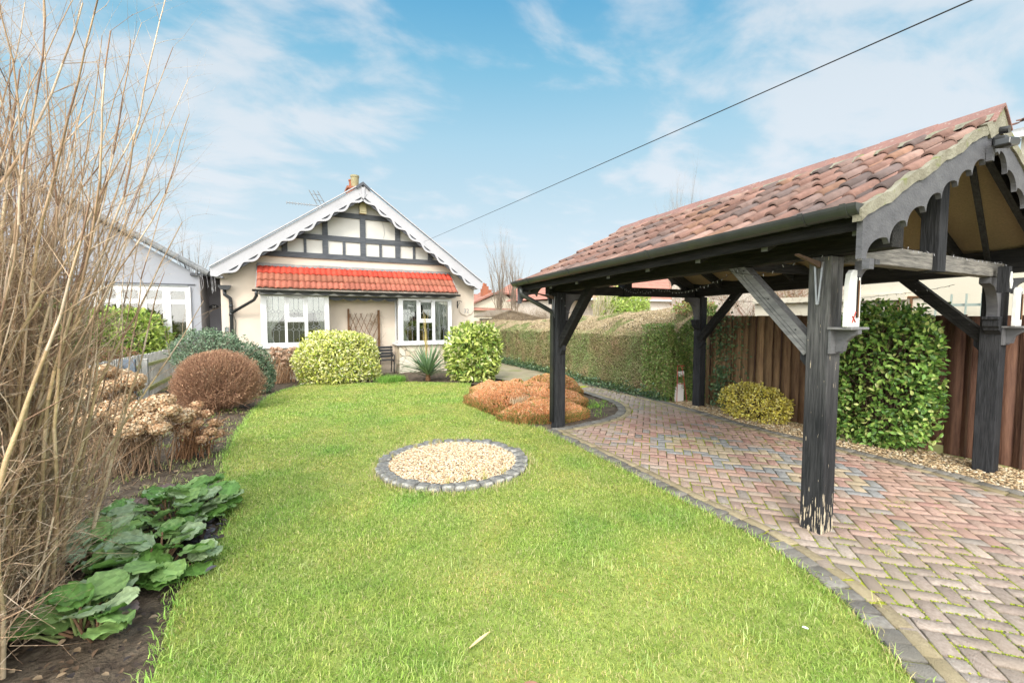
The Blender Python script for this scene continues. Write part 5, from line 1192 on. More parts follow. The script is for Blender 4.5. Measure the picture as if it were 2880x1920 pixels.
# white bungalow with hipped red roof, far away
def hiproof(name,parent,mt,x0,x1,y0,y1,z,h,ov=.3,hipl=1.,hipr=1.):
    x0-=ov;x1+=ov;y0-=ov;y1+=ov; ym=(y0+y1)/2; dl=(ym-y0)*hipl; dr=(ym-y0)*hipr
    b=MB(); b.add([(x0,y0,z),(x1,y0,z),(x1,y1,z),(x0,y1,z),(x0+dl,ym,z+h),(x1-dr,ym,z+h)],[(0,1,5,4),(1,2,5),(2,3,4,5),(3,0,4),(0,3,2,1)]); return b.build(name,mt,parent)
def rooftile(name,c1,c2):
    m=mat(name,c1,c2,scale=2.5,rough=.85); t=m.node_tree; ns=t.nodes; l=t.links.new; b=ns['Principled BSDF']
    tc=ns.new('ShaderNodeTexCoord'); wv=ns.new('ShaderNodeTexWave'); wv.bands_direction='Z'; wv.wave_profile='SAW'; wv.inputs['Scale'].default_value=1.15; wv.inputs['Distortion'].default_value=.1; l(tc.outputs['Object'],wv.inputs[0])
    src=b.inputs['Base Color'].links[0].from_socket; rp=ns.new('ShaderNodeValToRGB'); rp.color_ramp.elements[0].position=.78; rp.color_ramp.elements[0].color=(1,1,1,1); rp.color_ramp.elements[1].color=(.62,.6,.6,1); l(wv.outputs['Fac'],rp.inputs[0])
    mx=ns.new('ShaderNodeMix'); mx.data_type='RGBA'; mx.blend_type='MULTIPLY'; mx.inputs[0].default_value=1; l(src,mx.inputs[6]); l(rp.outputs[0],mx.inputs[7]); l(mx.outputs[2],b.inputs['Base Color'])
    bp=ns.new('ShaderNodeBump'); bp.inputs['Distance'].default_value=.05; l(wv.outputs['Fac'],bp.inputs['Height']); l(bp.outputs[0],b.inputs['Normal']); return m
M['redroof']=rooftile('red_roof_tiles',(.46,.20,.15),(.36,.155,.12)); M['redroof2']=rooftile('dull_red_roof_tiles',(.40,.19,.14),(.28,.14,.11))
def farwin(parent,x0,x1,z0,z1,y):
    f=MB(); xm=(x0+x1)/2; f.box(x0,x0+.06,y-.05,y-.003,z0,z1); f.box(x1-.06,x1,y-.05,y-.003,z0,z1); f.box(xm-.05,xm+.05,y-.05,y-.003,z0,z1)
    for a,c in ((x0+.06,xm-.05),(xm+.05,x1-.06)): f.box(a,c,y-.048,y-.003,z0,z0+.06); f.box(a,c,y-.048,y-.003,z1-.06,z1); f.box(a,c,y-.046,y-.003,(z0+z1)/2+.1,(z0+z1)/2+.15)
    fo=f.build('window',M['white'],parent); p=MB(); p.box(x0+.05,x1-.05,y-.02,y-.004,z0+.05,z1-.05); p.build('pane',M['carglass'],fo)
FA=thing('white_bungalow','distant white bungalow with a hipped red tile roof beyond the hedge','house',(24,38,0))
b=MB(); b.box(18.6,33,38,46,0,2.55); b.build('wall',M['whitewall'],FA); hiproof('roof',FA,M['redroof'],18.6,33,38,46,2.50,3.3,.5)
b=MB(); b.box(18.1,33.5,37.44,37.5,2.44,2.60); b.build('fascia',M['white'],FA); farwin(FA,21.65,22.6,1.2,2.2,38); farwin(FA,24.1,24.8,.9,2.2,38); farwin(FA,27,28.2,1.1,2.2,38)
b=MB(); b.lathe((20.2,37.95,1.9),[(.02,0),(.22,0),(.22,.12),(.02,.12)],14); b.build('satellite_dish',M['lead'],FA)
FB=thing('red_roofed_house','house with steep dull red roofs and a brick chimney behind the bare tree','house',(17,36,0))
b=MB(); b.prism([(13.5,0),(20.2,0),(20.2,2.2),(17.6,3.85),(13.5,2.3)],lambda a,c:(a,36,c),(0,8,0)); b.build('wall',M['creamR'],FB)
b=MB(); b.prism([(13.0,2.2),(16.6,3.86),(18.2,3.86),(20.8,2.0),(20.8,1.88),(18.2,3.7),(16.6,3.7),(13.0,2.05)],lambda a,c:(a,35.6,c),(0,9,0)); b.add([(13.0,35.6,2.3),(20.8,35.6,2.1),(18.0,38.4,3.98),(16.4,38.4,3.98)],[(0,1,2,3)]); b.build('roof',M['redroof2'],FB)
b=MB(); b.box(12,17,40,47,2.4,3.9); b.build('rear_roof',M['redroof2'],FB)
b=MB(); b.box(15.95,16.50,36.6,37.2,3.3,4.45); b.box(16.45,16.85,36.7,37.1,3.4,4.15); c_=b.build('chimney',M['brick'],FB); b=MB(); b.lathe((16.1,36.8,4.45),[(.12,0),(.10,.3)],8); b.lathe((16.35,36.95,4.45),[(.12,0),(.10,.25)],8); b.build('chimney_pots',M['brick'],c_)
FC=thing('pink_bungalow','pale pink rendered bungalow with a broad red roof seen under the carport roof','house',(26,26,0))
b=MB(); b.box(22.2,36,26,34,0,3.0); b.box(17.5,22.19,27.5,34,0,2.9); b.build('wall',M['pinkwall'],FC); hiproof('roof',FC,M['redroof'],17.5,36,26,34,3.0,2.9,.4)
b=MB(); b.box(17.1,36.4,25.5,25.56,2.90,3.05); b.build('fascia',M['white'],FC)
farwin(FC,28.6,29.9,1.6,2.85,26); farwin(FC,22.6,23.3,1.4,2.6,26)
b=MB(); b.box(28,28.2,25.95,25.99,2.65,2.75); b.build('vent',M['brownpaint'],FC)
SH=thing('garden_shed','low weathered brown shed roof showing above the far hedge','shed',(9.9,18,0))
b=MB(); b.box(8.6,11.4,18.2,20.2,0,1.6); b.build('wall',M['stump'],SH)
M['shedroof']=mat('shed_felt',(.20,.16,.12),(.27,.22,.17),scale=6,rough=.95,stretch=(.5,1,8))
b=MB(); b.prism([(8.3,1.72),(9.2,2.02),(11.2,1.58),(11.2,1.53),(9.2,1.97),(8.3,1.67)],lambda a,c:(a,18.0,c),(0,2.4,0)); b.build('roof',M['shedroof'],SH)
b=MB(); b.prism([(8.35,1.66),(9.2,1.96),(11.1,1.52),(11.1,1.3),(8.35,1.3)],lambda a,c:(a,18.12,c),(0,.05,0)); b.build('gable_boards',M['shedroof'],SH)
# parked car glimpsed through the twigs on the left
CA=thing('parked_car','white parked car glimpsed through the bare shrub at the far left','car',(-8.2,12.2,0))
prof=[(-2.1,.35),(-2.12,.72),(-1.95,.92),(-1.0,1.0),(-.45,1.42),(.75,1.45),(1.55,1.02),(2.05,.92),(2.15,.6),(2.1,.35)]
b=MB(); b.prism(prof,lambda a,c:(-8.2+a,11.4,c),(0,1.7,0)); b.build('body',M['carpaint'],CA,bevel=.06)
b=MB(); b.prism([(-.86,1.02),(-.42,1.37),(.10,1.39),(.10,1.02)],lambda a,c:(-8.2+a,11.385,c),(0,.02,0)); b.build('side_window',M['carglass'],CA); b=MB(); b.prism([(.16,1.02),(.16,1.39),(.70,1.39),(1.30,1.04)],lambda a,c:(-8.2+a,11.385,c),(0,.02,0)); b.build('side_window',M['carglass'],CA)
for x in (-1.35,1.35):
    b=MB(); b.lathe((0,0,0),[(.02,-.1),(.31,-.1),(.33,0),(.31,.1),(.02,.1)],24); b.v=[(x-8.2+p[0],11.45+p[2],.33+p[1]) for p in b.v]; wh=b.build('wheel',M['tyre'],CA)
    b=MB(); b.lathe((0,0,0),[(.01,-.02),(.20,-.02),(.20,.0),(.01,.0)],16); b.v=[(x-8.2+p[0],11.345+p[2],.33+p[1]) for p in b.v]; b.build('rim',M['steel'],wh)
for z_ in (.72,):
    b=MB(); b.box(-6.12,-6.05,11.5,11.75,.66,.80); b.build('headlight',M['bulb'],CA); b=MB(); b.box(-6.12,-6.05,12.7,12.95,.66,.80); b.build('headlight',M['bulb'],CA)

# overhead cables
def cable(p,q,sag,lab,r):
    p=Vector(p);q=Vector(q);n=40;pts=[p.lerp(q,i/n)-Vector((0,0,sag*4*(i/n)*(1-i/n))) for i in range(n+1)]; b=MB(); b.tube(pts,r,6); o=b.build('overhead_cable',M['wire'],None,p); setp(o,lab,'cable')
cable((3.86,13.42,4.01),(3.038,-2.2,3.175),.012,'black overhead cable running from the bungalow gable up across the sky to the right',.0040)
cable((-4.75,14.3,4.75),(-.18,-.4,2.62),.03,'thin overhead cable rising behind the bare shrub at the far left',.003)

# ================================================================ HEDGE
HG=thing('clipped_hedge','long clipped hedge with a bare brown domed top and green face along the path','hedge',(7.6,10,0))
path=np.array([(6.70,6.15),(6.68,7.2),(6.74,8.6),(6.98,10.6),(7.06,12.4),(7.10,14.8),(7.15,19)]); seg=np.linalg.norm(np.diff(path,axis=0),axis=1); cum=np.r_[0,np.cumsum(seg)]
def hpath(s):
    i=np.clip(np.searchsorted(cum,s,side='right')-1,0,len(seg)-1); t=(s-cum[i])/seg[i]; return path[i]+(path[i+1]-path[i])*t[:,None],(path[i+1]-path[i])/seg[i][:,None]
def hprof(s,v):
    """v 0..1 face, 1..2 sloping dome"""
    y=s; zf=1.30-.012*np.clip(s,0,8.5); zc=1.93-.05*np.clip(s,0,8.0)
    w_=np.where(v<1,-.02+.02*np.sin(v*9),0); vv=np.clip(v-1,0,1)
    lat=np.where(v<1,.03*np.sin(v*3),(1.25*vv)); z=np.where(v<1,v*zf,zf+(zc-zf)*np.sin(vv*PI/2)**.9); return lat,z
def hpts(n,vmin,vmax):
    s=rng.random(n)**1.25*cum[-1]; v=vmin+(vmax-vmin)*rng.random(n); P2,T=hpath(s); lat,z=hprof(s,v); nrm2=np.stack([T[:,1],-T[:,0]],1)
    lumpy=.06*vnoise(s,v*1.3,1.7,3,3)
    lat=lat-lumpy*(v<1.15); z=z+lumpy*(v>=1)*.8; P=np.stack([P2[:,0]+nrm2[:,0]*lat,P2[:,1]+nrm2[:,1]*lat,z],1)
    N_=np.where((v<1)[:,None],np.stack([-nrm2[:,0],-nrm2[:,1],np.full(n,.15)],1),np.stack([-nrm2[:,0]*.35,-nrm2[:,1]*.35,np.ones(n)],1)); return P,nrm(N_),s,v
# end face
def hend(n):
    u=rng.random(n); v=rng.random(n)*2; lat=u*1.25; zf=1.30; zc=1.93; z=rng.random(n)*(zf+(zc-zf)*np.sin(u*PI/2)); P=np.stack([path[0,0]+lat,np.full(n,path[0,1])-.02+.07*vnoise(lat,z,3.,4),z],1); return P,np.tile([[0,-1.,.1]],(n,1))
gs,gv=90,26
S_,V_=np.meshgrid(np.linspace(0,cum[-1]-.01,gs),np.linspace(0,2,gv),indexing='ij'); P2,T=hpath(S_.ravel()); lat,z=hprof(S_.ravel(),V_.ravel()); n2=np.stack([T[:,1],-T[:,0]],1)
VV=np.stack([P2[:,0]+n2[:,0]*(lat+.06),P2[:,1]+n2[:,1]*(lat+.06),z-.04],1); VV=np.concatenate([VV]); i=np.arange(gs-1)[:,None]*gv+np.arange(gv-1)[None,:]
FF=np.stack([i,i+gv,i+gv+1,i+1],-1).reshape(-1,4)
M['hedgecore']=mat('hedge_twig_mass',(.085,.075,.035),(.17,.14,.075),scale=22,rough=1,bump=2,bscale=60)
npmesh('twig_mass',VV,FF,M['hedgecore'],HG)
b=MB(); b.box(6.78,7.95,6.22,6.26,0,1.28); b.build('end_mass',M['hedgecore'],HG)
PA,NA,sA,vA=hpts(80000,0,1.10)
pt=1.2*vnoise(sA,vA*1.3,2.2,8,4)
g1=[(.22,.28,.08),(.32,.35,.13),(.42,.39,.19),(.50,.40,.25),(.13,.17,.06)]
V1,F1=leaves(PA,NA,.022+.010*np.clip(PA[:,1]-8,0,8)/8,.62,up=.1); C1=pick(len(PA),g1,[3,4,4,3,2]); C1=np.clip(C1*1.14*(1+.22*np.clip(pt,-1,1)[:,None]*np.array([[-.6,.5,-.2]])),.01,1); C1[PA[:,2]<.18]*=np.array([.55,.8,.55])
PB,NB,sB,vB=hpts(52000,1.0,2.0); pb=1.3*vnoise(sB,vB*1.2,1.8,9,3)
V2,F2=leaves(PB,NB,.024+.012*np.clip(PB[:,1]-8,0,8)/8,.55,up=.9); C2=pick(len(PB),[(.66,.52,.34),(.58,.44,.27),(.74,.62,.44),(.44,.42,.20)],[5,4,3,1.4]); gm=pb>.55; C2[gm]=pick(int(gm.sum()),[(.30,.38,.12),(.22,.32,.10),(.5,.42,.25)],[3,2,2])
P3,N3=hend(16000); V3,F3=leaves(P3,N3,.040,.6); C3=pick(len(P3),[(.13,.22,.05),(.22,.33,.08),(.34,.44,.12),(.10,.15,.05),(.36,.30,.14)],[4,4,2,2,2])
# greener privet corner near the end
q=scatter(7000,0,1,0,1); P4=np.stack([6.66+.05*rng.normal(size=7000),6.13+.75*rng.random(7000)**1.8,.10+1.45*rng.random(7000)**.8],1); V4,F4=leaves(P4,np.tile([[-.7,-.6,.2]],(7000,1)),.042,.6); C4=pick(7000,[(.16,.26,.06),(.27,.38,.10),(.38,.46,.15),(.36,.30,.14)],[4,4,2,2.5])
Vs=[V1,V2,V3,V4];Fs=[F1,F2,F3,F4];k=0;FF=[]
for v,f in zip(Vs,Fs): FF.append(f+k);k+=len(v)
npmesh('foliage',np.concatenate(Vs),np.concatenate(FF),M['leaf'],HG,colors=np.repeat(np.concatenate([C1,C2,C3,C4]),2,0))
n=9000; Pt,Nt,_,_=hpts(n,.02,1.98); d=nrm(Nt+rng.normal(size=(n,3))*.6); V,F=sticks(Pt-Nt*.05,Pt+d*.05,.0025,.0012,3); npmesh('twigs',V,F,M['twig'],HG,colors=pick(len(F),[(.50,.38,.24),(.36,.27,.17)],[1,1]))

# ================================================================ PLANTS
# gold-variegated dome by the wall
bush('golden_dome_shrub','large clipped dome of cream and yellow variegated leaves in front of the bungalow wall','shrub',(1.18,12.25,.46),(1.02,.70,.80),15000,.082,.46,
     [(.80,.78,.34),(.72,.74,.18),(.50,.58,.10),(.22,.34,.06),(.86,.84,.52)],[5,5,3,1.6,3],p=2.4,amp=.10,seed=3,up=.35,inner=.25)
# spotted laurel right of the bay
bush('spotted_laurel','upright rounded spotted laurel with yellow-splashed leaves at the right corner of the bungalow','shrub',(4.42,10.85,.68),(.62,.55,.74),5000,.15,.42,
     [(.46,.56,.12),(.60,.66,.20),(.26,.38,.07),(.16,.27,.05),(.76,.76,.40)],[5,4,3,2,1.4],p=3.2,amp=.13,seed=5,up=.25,inner=.3)
# big laurel at the left
bush('green_laurel','large bright green spotted laurel standing behind the picket fence','shrub',(-3.75,15.2-1.2,1.0),(1.02,.8,.84),6500,.135,.38,
     [(.42,.54,.10),(.54,.64,.16),(.24,.38,.06),(.14,.25,.05)],[5,4,3,2],p=2.6,amp=.09,seed=8,up=.15)
bush('dark_leggy_hedge','dark green leggy evergreen with bare stems left of the bright laurel','shrub',(-4.35,12.6,1.35),(.50,.5,.62),4200,.07,.5,[(.12,.24,.05),(.22,.34,.08),(.34,.42,.10)],[4,3,2],p=3,amp=.12,seed=9,stems=24)
b_t=bush('brown_hedge','brown leafless clipped hedge behind the bare shrub on the left','shrub',(-5.1,11.6,.75),(.62,.7,.85),7000,.04,.5,[(.22,.12,.07),(.32,.19,.11),(.16,.09,.06)],[4,3,2],p=4,amp=.06,seed=10,mt='dryleaf')
bush('low_brown_spirea','low rust-brown twiggy shrub behind the picket fence','shrub',(-3.45,12.2,.62),(.75,.5,.42),5000,.035,.4,[(.34,.17,.10),(.26,.13,.08),(.44,.25,.15)],[4,3,2],amp=.14,seed=12,mt='dryleaf',up=.8)
# blue-green conifer mounds
cg=[(.14,.22,.13),(.22,.32,.19),(.34,.43,.28),(.09,.14,.08)]
bush('grey_green_conifer','spreading grey-green conifer with bare silvery branches at the left corner of the bungalow','shrub',(-1.42,11.25,.90),(.78,.55,.52),9500,.058,.35,cg,[4,4,2,2],amp=.2,seed=14,up=.25,stem=(.30,.26,.22),stems=26)
bush('small_conifer','narrow dark blue-green conifer between the brown ball shrub and the dried hydrangea','shrub',(-.58,11.15,.42),(.34,.32,.56),6200,.05,.35,cg,[5,3,1,3],amp=.2,seed=15,up=.4)
# brown twiggy ball
BT=thing('brown_ball_shrub','rounded rust-brown twiggy shrub without leaves at the edge of the lawn','shrub',(-1.12,9.35,0))
n=13000; D=sph(n); D[:,2]=D[:,2]*1.0; rr=superr(D,2.5)*lump(D,21,.17)*(1-.13*np.abs(rng.normal(size=n))); P=D*rr[:,None]*np.array([.66,.55,.52])+np.array([-1.12,9.35,.60]); P=P[P[:,2]>.12]; D=D[:len(P)]
n=len(P); dd=nrm((P-np.array([-1.12,9.35,.2]))+rng.normal(size=(n,3))*.28); V,F=sticks(P-dd*.10,P+dd*.02,.0028,.0015,3); npmesh('twigs',V,F,M['twig'],BT,colors=pick(len(F),[(.44,.25,.16),(.56,.35,.22),(.32,.18,.12)],[4,3,3]))
V,F=leaves(P[:6500],dd[:6500],.026,.5); npmesh('dry_leaves',V,F,M['dryleaf'],BT,colors=np.repeat(pick(6500,[(.54,.32,.20),(.42,.24,.15),(.64,.42,.27)],[4,3,2]),2,0))
sg=[]
for i in range(60):
    a=rng.random()*6.28; branch(sg,(-1.12+.08*math.cos(a),9.35+.08*math.sin(a),0),(math.cos(a)*.7,math.sin(a)*.6,.8),.75,.011,1,spread=.5,wob=.15)
segmesh('stems',sg,BT,[(.26,.15,.10),(.34,.22,.15)],[1,1],sides=4)
# dried hydrangeas
def hydrangea(name,label,c,h,rad,nh,hr,seed,stemcol=(.24,.16,.10),cols=None,heads=None,nst=60):
    r=np.random.default_rng(seed); t=thing(name,label,'hydrangea',(c[0],c[1],0)); sg=[]; Vs=[];Fs=[];k=0;Cs=[]
    hp=heads or [(c[0]+rad[0]*(r.random()*2-1),c[1]+rad[1]*(r.random()*2-1),h*(.55+.45*r.random())) for _ in range(nh)]
    for (x,y,z) in hp:
        for q in range(max(1,nst//len(hp))):
            p=np.array([c[0]+r.normal()*rad[0]*.42+(x-c[0])*.25,c[1]+r.normal()*rad[1]*.42+(y-c[1])*.25,0.]); e=np.array([x,y,z-.03])+r.normal(size=3)*np.array([.10,.10,.06])*(q>0); m_=(p+e)/2+np.array([(p[0]-e[0])*.25,(p[1]-e[1])*.25,.02])+r.normal(size=3)*.03
            sg.append((p,m_,.006,.005,1)); sg.append((m_,e,.005,.0035,0))
        n=int(430*(hr/.1)**2); D=nrm(r.normal(size=(n,3))); R_=hr*(.85+.4*r.random()); P=D*np.array([1,1,.62])*R_*(1-.16*np.abs(r.normal(size=(n,1))))+np.array([x,y,z])
        V,F=leaves(P-D*.01,D,.030*(.7+.5*r.random(n)),.95,dirm=nrm(np.cross(D,r.normal(size=(n,3)))),flat=1.3,fold=.3); Vs.append(V);Fs.append(F+k);k+=len(V)
        Cs.append(pick(n,cols or [(.76,.52,.31),(.86,.66,.44),(.60,.37,.21),(.90,.76,.56)],[4,4,2,2][:len(cols) if cols else 4],.12))
    segmesh('stems',sg,t,[stemcol,tuple(v*1.35 for v in stemcol)],[1,1],sides=4)
    npmesh('dried_heads',np.concatenate(Vs),np.concatenate(Fs),M['dryleaf'],t,colors=np.repeat(np.concatenate(Cs),2,0)); return t
hydrangea('dried_hydrangea','dried hydrangea with a pile of tan flower heads beside the blue-grey post',(-2.0,7.0),1.0,(.4,.3),0,.13,31,heads=[(-1.86,7.1,.97),(-1.98,6.95,1.05),(-2.12,7.0,.95),(-1.76,7.05,.84),(-1.92,6.9,.86),(-2.05,6.9,.78),(-1.80,6.95,.70),(-2.25,6.9,.82),(-1.70,6.9,.92),(-2.2,7.05,1.0),(-1.9,6.85,.62),(-2.3,6.7,.66)],nst=110)
hydrangea('dried_hydrangea','wide dried hydrangea with large tan mophead flowers leaning towards the lawn',(-1.62,6.05),.75,(.4,.3),0,.135,32,heads=[(-1.42,6.1,.70),(-1.28,6.15,.75),(-1.55,5.95,.64),(-1.36,5.95,.58),(-1.18,6.05,.66),(-1.70,6.0,.72),(-1.85,5.9,.66),(-1.10,6.2,.56),(-1.48,5.85,.52),(-1.25,5.9,.50),(-2.0,6.0,.76)],nst=130)
hydrangea('dried_hydrangea','smaller dried hydrangea with loose brown heads nearest the bare soil edge',(-1.12,6.45),.6,(.3,.3),0,.075,33,heads=[(-1.02,6.3,.58),(-.90,6.4,.52),(-.82,6.35,.42),(-.98,6.25,.44),(-.86,6.3,.32),(-1.12,6.35,.50),(-1.0,6.5,.62),(-.80,6.5,.36),(-1.1,6.2,.36),(-.92,6.2,.26),(-.78,6.4,.27),(-1.18,6.3,.40),(-1.05,6.2,.55)],nst=90,stemcol=(.28,.15,.08),cols=[(.60,.38,.22),(.72,.50,.32),(.46,.25,.14)])
hydrangea('dried_hydrangea','thin dried hydrangea with small brown heads against the stone plinth of the left bay',(-.12,12.65),.9,(.34,.22),52,.062,34,nst=120,stemcol=(.36,.22,.13),cols=[(.66,.45,.32),(.76,.56,.42),(.52,.33,.23)])
# yucca
YU=thing('yucca','spiky green yucca rosette in front of the right bay','yucca',(3.32,11.3,0))
Vs=[];Fs=[];Cs=[];k=0
for i in range(120):
    a=rng.random()*6.28; el=R(5+70*rng.random()**1.0); L_=.92*(.75+.4*rng.random()); d=np.array([math.cos(a)*math.cos(el),math.sin(a)*math.cos(el),math.sin(el)]); s_=np.array([-math.sin(a),math.cos(a),0]); n=6; w0=.028
    p=np.array([3.32,11.3,.10+.16*rng.random()]); row=[]
    for j in range(n+1):
        t=j/n; q=p+d*L_*t+np.array([0,0,-.14*L_*t*t*math.cos(el)]); w_=w0*(.6+1.2*t-1.8*t*t)+.001 if t>.3 else w0*(.6+1.2*t-1.8*t*t); w_=max(w_,.0015); row.append((q-s_*w_,q+np.array([0,0,-.006]),q+s_*w_))
    V=np.array(row).reshape(-1,3); Vs.append(V); f=[]
    for j in range(n):
        for m_ in (0,1): f.append((k+j*3+m_,k+j*3+m_+1,k+(j+1)*3+m_+1,k+(j+1)*3+m_))
    Fs+=f; k+=len(V); Cs+=[tuple(np.array([(.19,.30,.15),(.26,.38,.20),(.13,.22,.10)][rng.integers(3)])*(1+.15*rng.normal()))]*len(f)
npmesh('blades',np.concatenate(Vs),np.array(Fs),M['leaf'],YU,colors=np.clip(Cs,.01,1))
b=MB(); b.tube([(3.32,11.3,0),(3.32,11.3,.14),(3.31,11.31,.24)],[.07,.06,.04],8); b.build('trunk',M['brownpaint'],YU)
# sapling
SP=thing('bare_sapling','slender bare yellowish sapling rising behind the yucca in front of the right bay window','tree',(3.48,12.0,0))
sg=[]; branch(sg,(3.48,12.0,.0),(0,0,1),1.62,.022,2,spread=.45,n=9,up=.5,kids=(2,3),shrink=.24,wob=.03,taper=.3); segmesh('branches',sg,SP,[(.52,.42,.14),(.42,.33,.14)],[1,1],sides=5)
# heathers: many small upright sprigs
def heather(label,c,rad,h,n,seed,green=.25,skirt=.5):
    r=np.random.default_rng(seed); t=thing('heather',label,'heather',(c[0],c[1],0),'heathers in the bed by the carport post')
    a=r.random(n)*6.283; q=np.sqrt(r.random(n)); lu=1+.10*np.sin(a*3+seed)+.07*np.sin(a*7); x=c[0]+np.cos(a)*q*rad[0]*lu; y=c[1]+np.sin(a)*q*rad[1]*lu
    z=h*(1-q**3.4*.66)*(1+.24*vnoise(x,y,3.5,seed,3)); P=np.stack([x,y,z],1)
    out=np.stack([np.cos(a)*q**2*1.15,np.sin(a)*q**2*1.15,np.ones(n)],1)+r.normal(size=(n,3))*.32; d=nrm(out); L_=.06+.075*r.random(n)
    mid=P-d*(L_*.45)[:,None]; base=P-d*(L_+.06)[:,None]; base[:,2]=np.maximum(base[:,2],.0)
    side=q>.86; col_top=np.array([(.72,.34,.15),(.80,.45,.24),(.62,.28,.13),(.80,.54,.34)])[r.choice(4,n,p=[.4,.3,.18,.12])]*(1+.12*r.normal(size=(n,1)))
    gr=np.array([(.22,.28,.05),(.34,.38,.07),(.13,.17,.05)])[r.integers(0,3,n)]*(1+.15*r.normal(size=(n,1))); mixg=(r.random(n)<green)|(side&(r.random(n)<skirt)); ct=np.where(mixg[:,None],gr*.6+col_top*.4,col_top)
    V1,F1=sticks(mid,P,.0105,.005,5); V2,F2=sticks(base,mid,.0045,.0075,4)
    # green lower skirt foliage
    m=int(n*.7); a2=r.random(m)*6.283; zz_=r.random(m)*h*.36; rr=1.0-.10*r.random(m)+0*zz_; X=np.stack([c[0]+np.cos(a2)*rad[0]*rr*(1+.10*np.sin(a2*3+seed)+.07*np.sin(a2*7)),c[1]+np.sin(a2)*rad[1]*rr*(1+.10*np.sin(a2*3+seed)+.07*np.sin(a2*7)),zz_],1)
    dd=nrm(np.stack([np.cos(a2)*.6,np.sin(a2)*.6,np.ones(m)*.9],1)+r.normal(size=(m,3))*.3); V3,F3=sticks(X-dd*.04,X+dd*.05,.006,.002,4); c3=np.array([(.24,.28,.06),(.14,.19,.05),(.60,.29,.12),(.36,.38,.10)])[r.choice(4,m,p=[.22,.18,.48,.12])]*(1+.15*r.normal(size=(m,1)))
    V=np.concatenate([V1,V2,V3]); F=np.concatenate([F1,F2+len(V1),F3+len(V1)+len(V2)]); C=np.concatenate([np.repeat(ct,5,0),np.repeat(gr*.8,4,0),np.repeat(c3,4,0)])
    npmesh('sprigs',V,F,M['dryleaf'],t,colors=np.clip(C,.01,1))
    # woody mass below the sprigs
    b=MB(); b.lathe((0,0,0),[(.80,0),(.82,.14),(.70,.34),(.52,.50),(.30,.62),(.02,.66)],28); b.v=[(c[0]+x_*rad[0],c[1]+y_*rad[1],z_*h) for x_,y_,z_ in b.v]; b.build('woody_mass',M['hedgecore'],t,smooth=True); return t
heather('broad orange heather covering the left of the bed beside the far left carport post',(4.10,7.65),(1.05,1.35),.34,19000,41,green=.05,skirt=.3)
heather('low orange and green heather spilling forward onto the lawn edge in front of the post',(3.85,6.28),(.74,.52),.29,9000,42,green=.16,skirt=.5)
heather('leaning green and orange heather right of the far left carport post',(5.0,7.9),(.62,.70),.43,7000,43,green=.36)
rb=MB(); rb.tube([(4.78,6.85,.07),(4.9,6.95,.13),(5.05,6.98,.08)],[.05,.09,.05],8); o=rb.build('bed_rock',M['cobble'],None,(4.9,6.9,0)); setp(o,'grey stone lying in the bed beside the front heather','rock')
# dead straw clump against the heather
A=tufts([(3.62+.25*rng.normal()*.6,6.55+.2*rng.normal()*.5) for _ in range(26)],26,.05,.16,.0022,[(.66,.54,.36),(.56,.42,.26)],[3,2],1.2)
A[0][:,2]+=.20; o=npmesh('dead_grass',A[0],A[1],M['dryleaf'],None,(3.6,6.5,0),colors=A[2]); setp(o,'pale dead grass tangled over the left of the front heather','grass',kind='stuff')
# gold euonymus by the fence
bush('gold_euonymus','low golden-yellow leaved shrub at the foot of the board fence behind the near grey post','shrub',(6.80,4.50,.24),(.28,.52,.32),5200,.038,.6,[(.85,.72,.14),(.92,.82,.32),(.66,.60,.10),(.42,.34,.08)],[5,4,3,2],p=2.3,amp=.16,seed=51,up=.5)
# evergreen laurel on the fence
ex=[]
for (y0,z0,hh) in ((3.05,1.72,.2),(2.86,1.70,.26),(2.45,1.70,.22),(2.28,1.72,.16),(2.72,1.72,.12),(2.6,1.7,.14)):
    for q in range(14): ex.append((6.88+rng.normal()*.03,y0+rng.normal()*.03,z0+hh*rng.random()))
exN=nrm(rng.normal(size=(len(ex),3))+np.array([0,0,.6]))
bush('fence_evergreen','tall glossy green evergreen shrub trained flat against the board fence between the two near posts','shrub',(6.86,2.78,.92),(.24,.60,.88),6800,.070,.56,[(.15,.30,.06),(.24,.42,.08),(.37,.52,.12),(.56,.62,.22),(.09,.19,.045)],[4,4,3,1.6,3],p=4.2,amp=.15,seed=52,up=.2,extra=(np.array(ex),exN))
# ivy on the fence
IV=thing('ivy','dark ivy trailing down the board fence beside the far right post','climber',(7.08,5.3,0))
P=[]
for k_ in range(9):
    y0=4.75+.75*rng.random() if k_<6 else 5.0+.4*rng.random(); z0=1.75; 
    for q in range(34): P.append((7.07+rng.normal()*.015,y0+rng.normal()*.03+.03*math.sin(q*.4),.1+1.6*rng.random()**(.8)))
for q in range(420): P.append((7.03+rng.normal()*.03,5.32+rng.normal()*.10,.05+.75*rng.random()))
for q in range(200): P.append((7.06+rng.normal()*.04,5.35+rng.normal()*.16,1.25+.25*rng.normal()))
P=np.array(P); V,F=leaves(P,np.tile([[-1.,0,.1]],(len(P),1)),.045,.8,flat=1.5); npmesh('foliage',V,F,M['leaf'],IV,colors=np.repeat(pick(len(P),[(.07,.14,.06),(.12,.20,.08),(.20,.27,.11)],[4,3,1]),2,0))
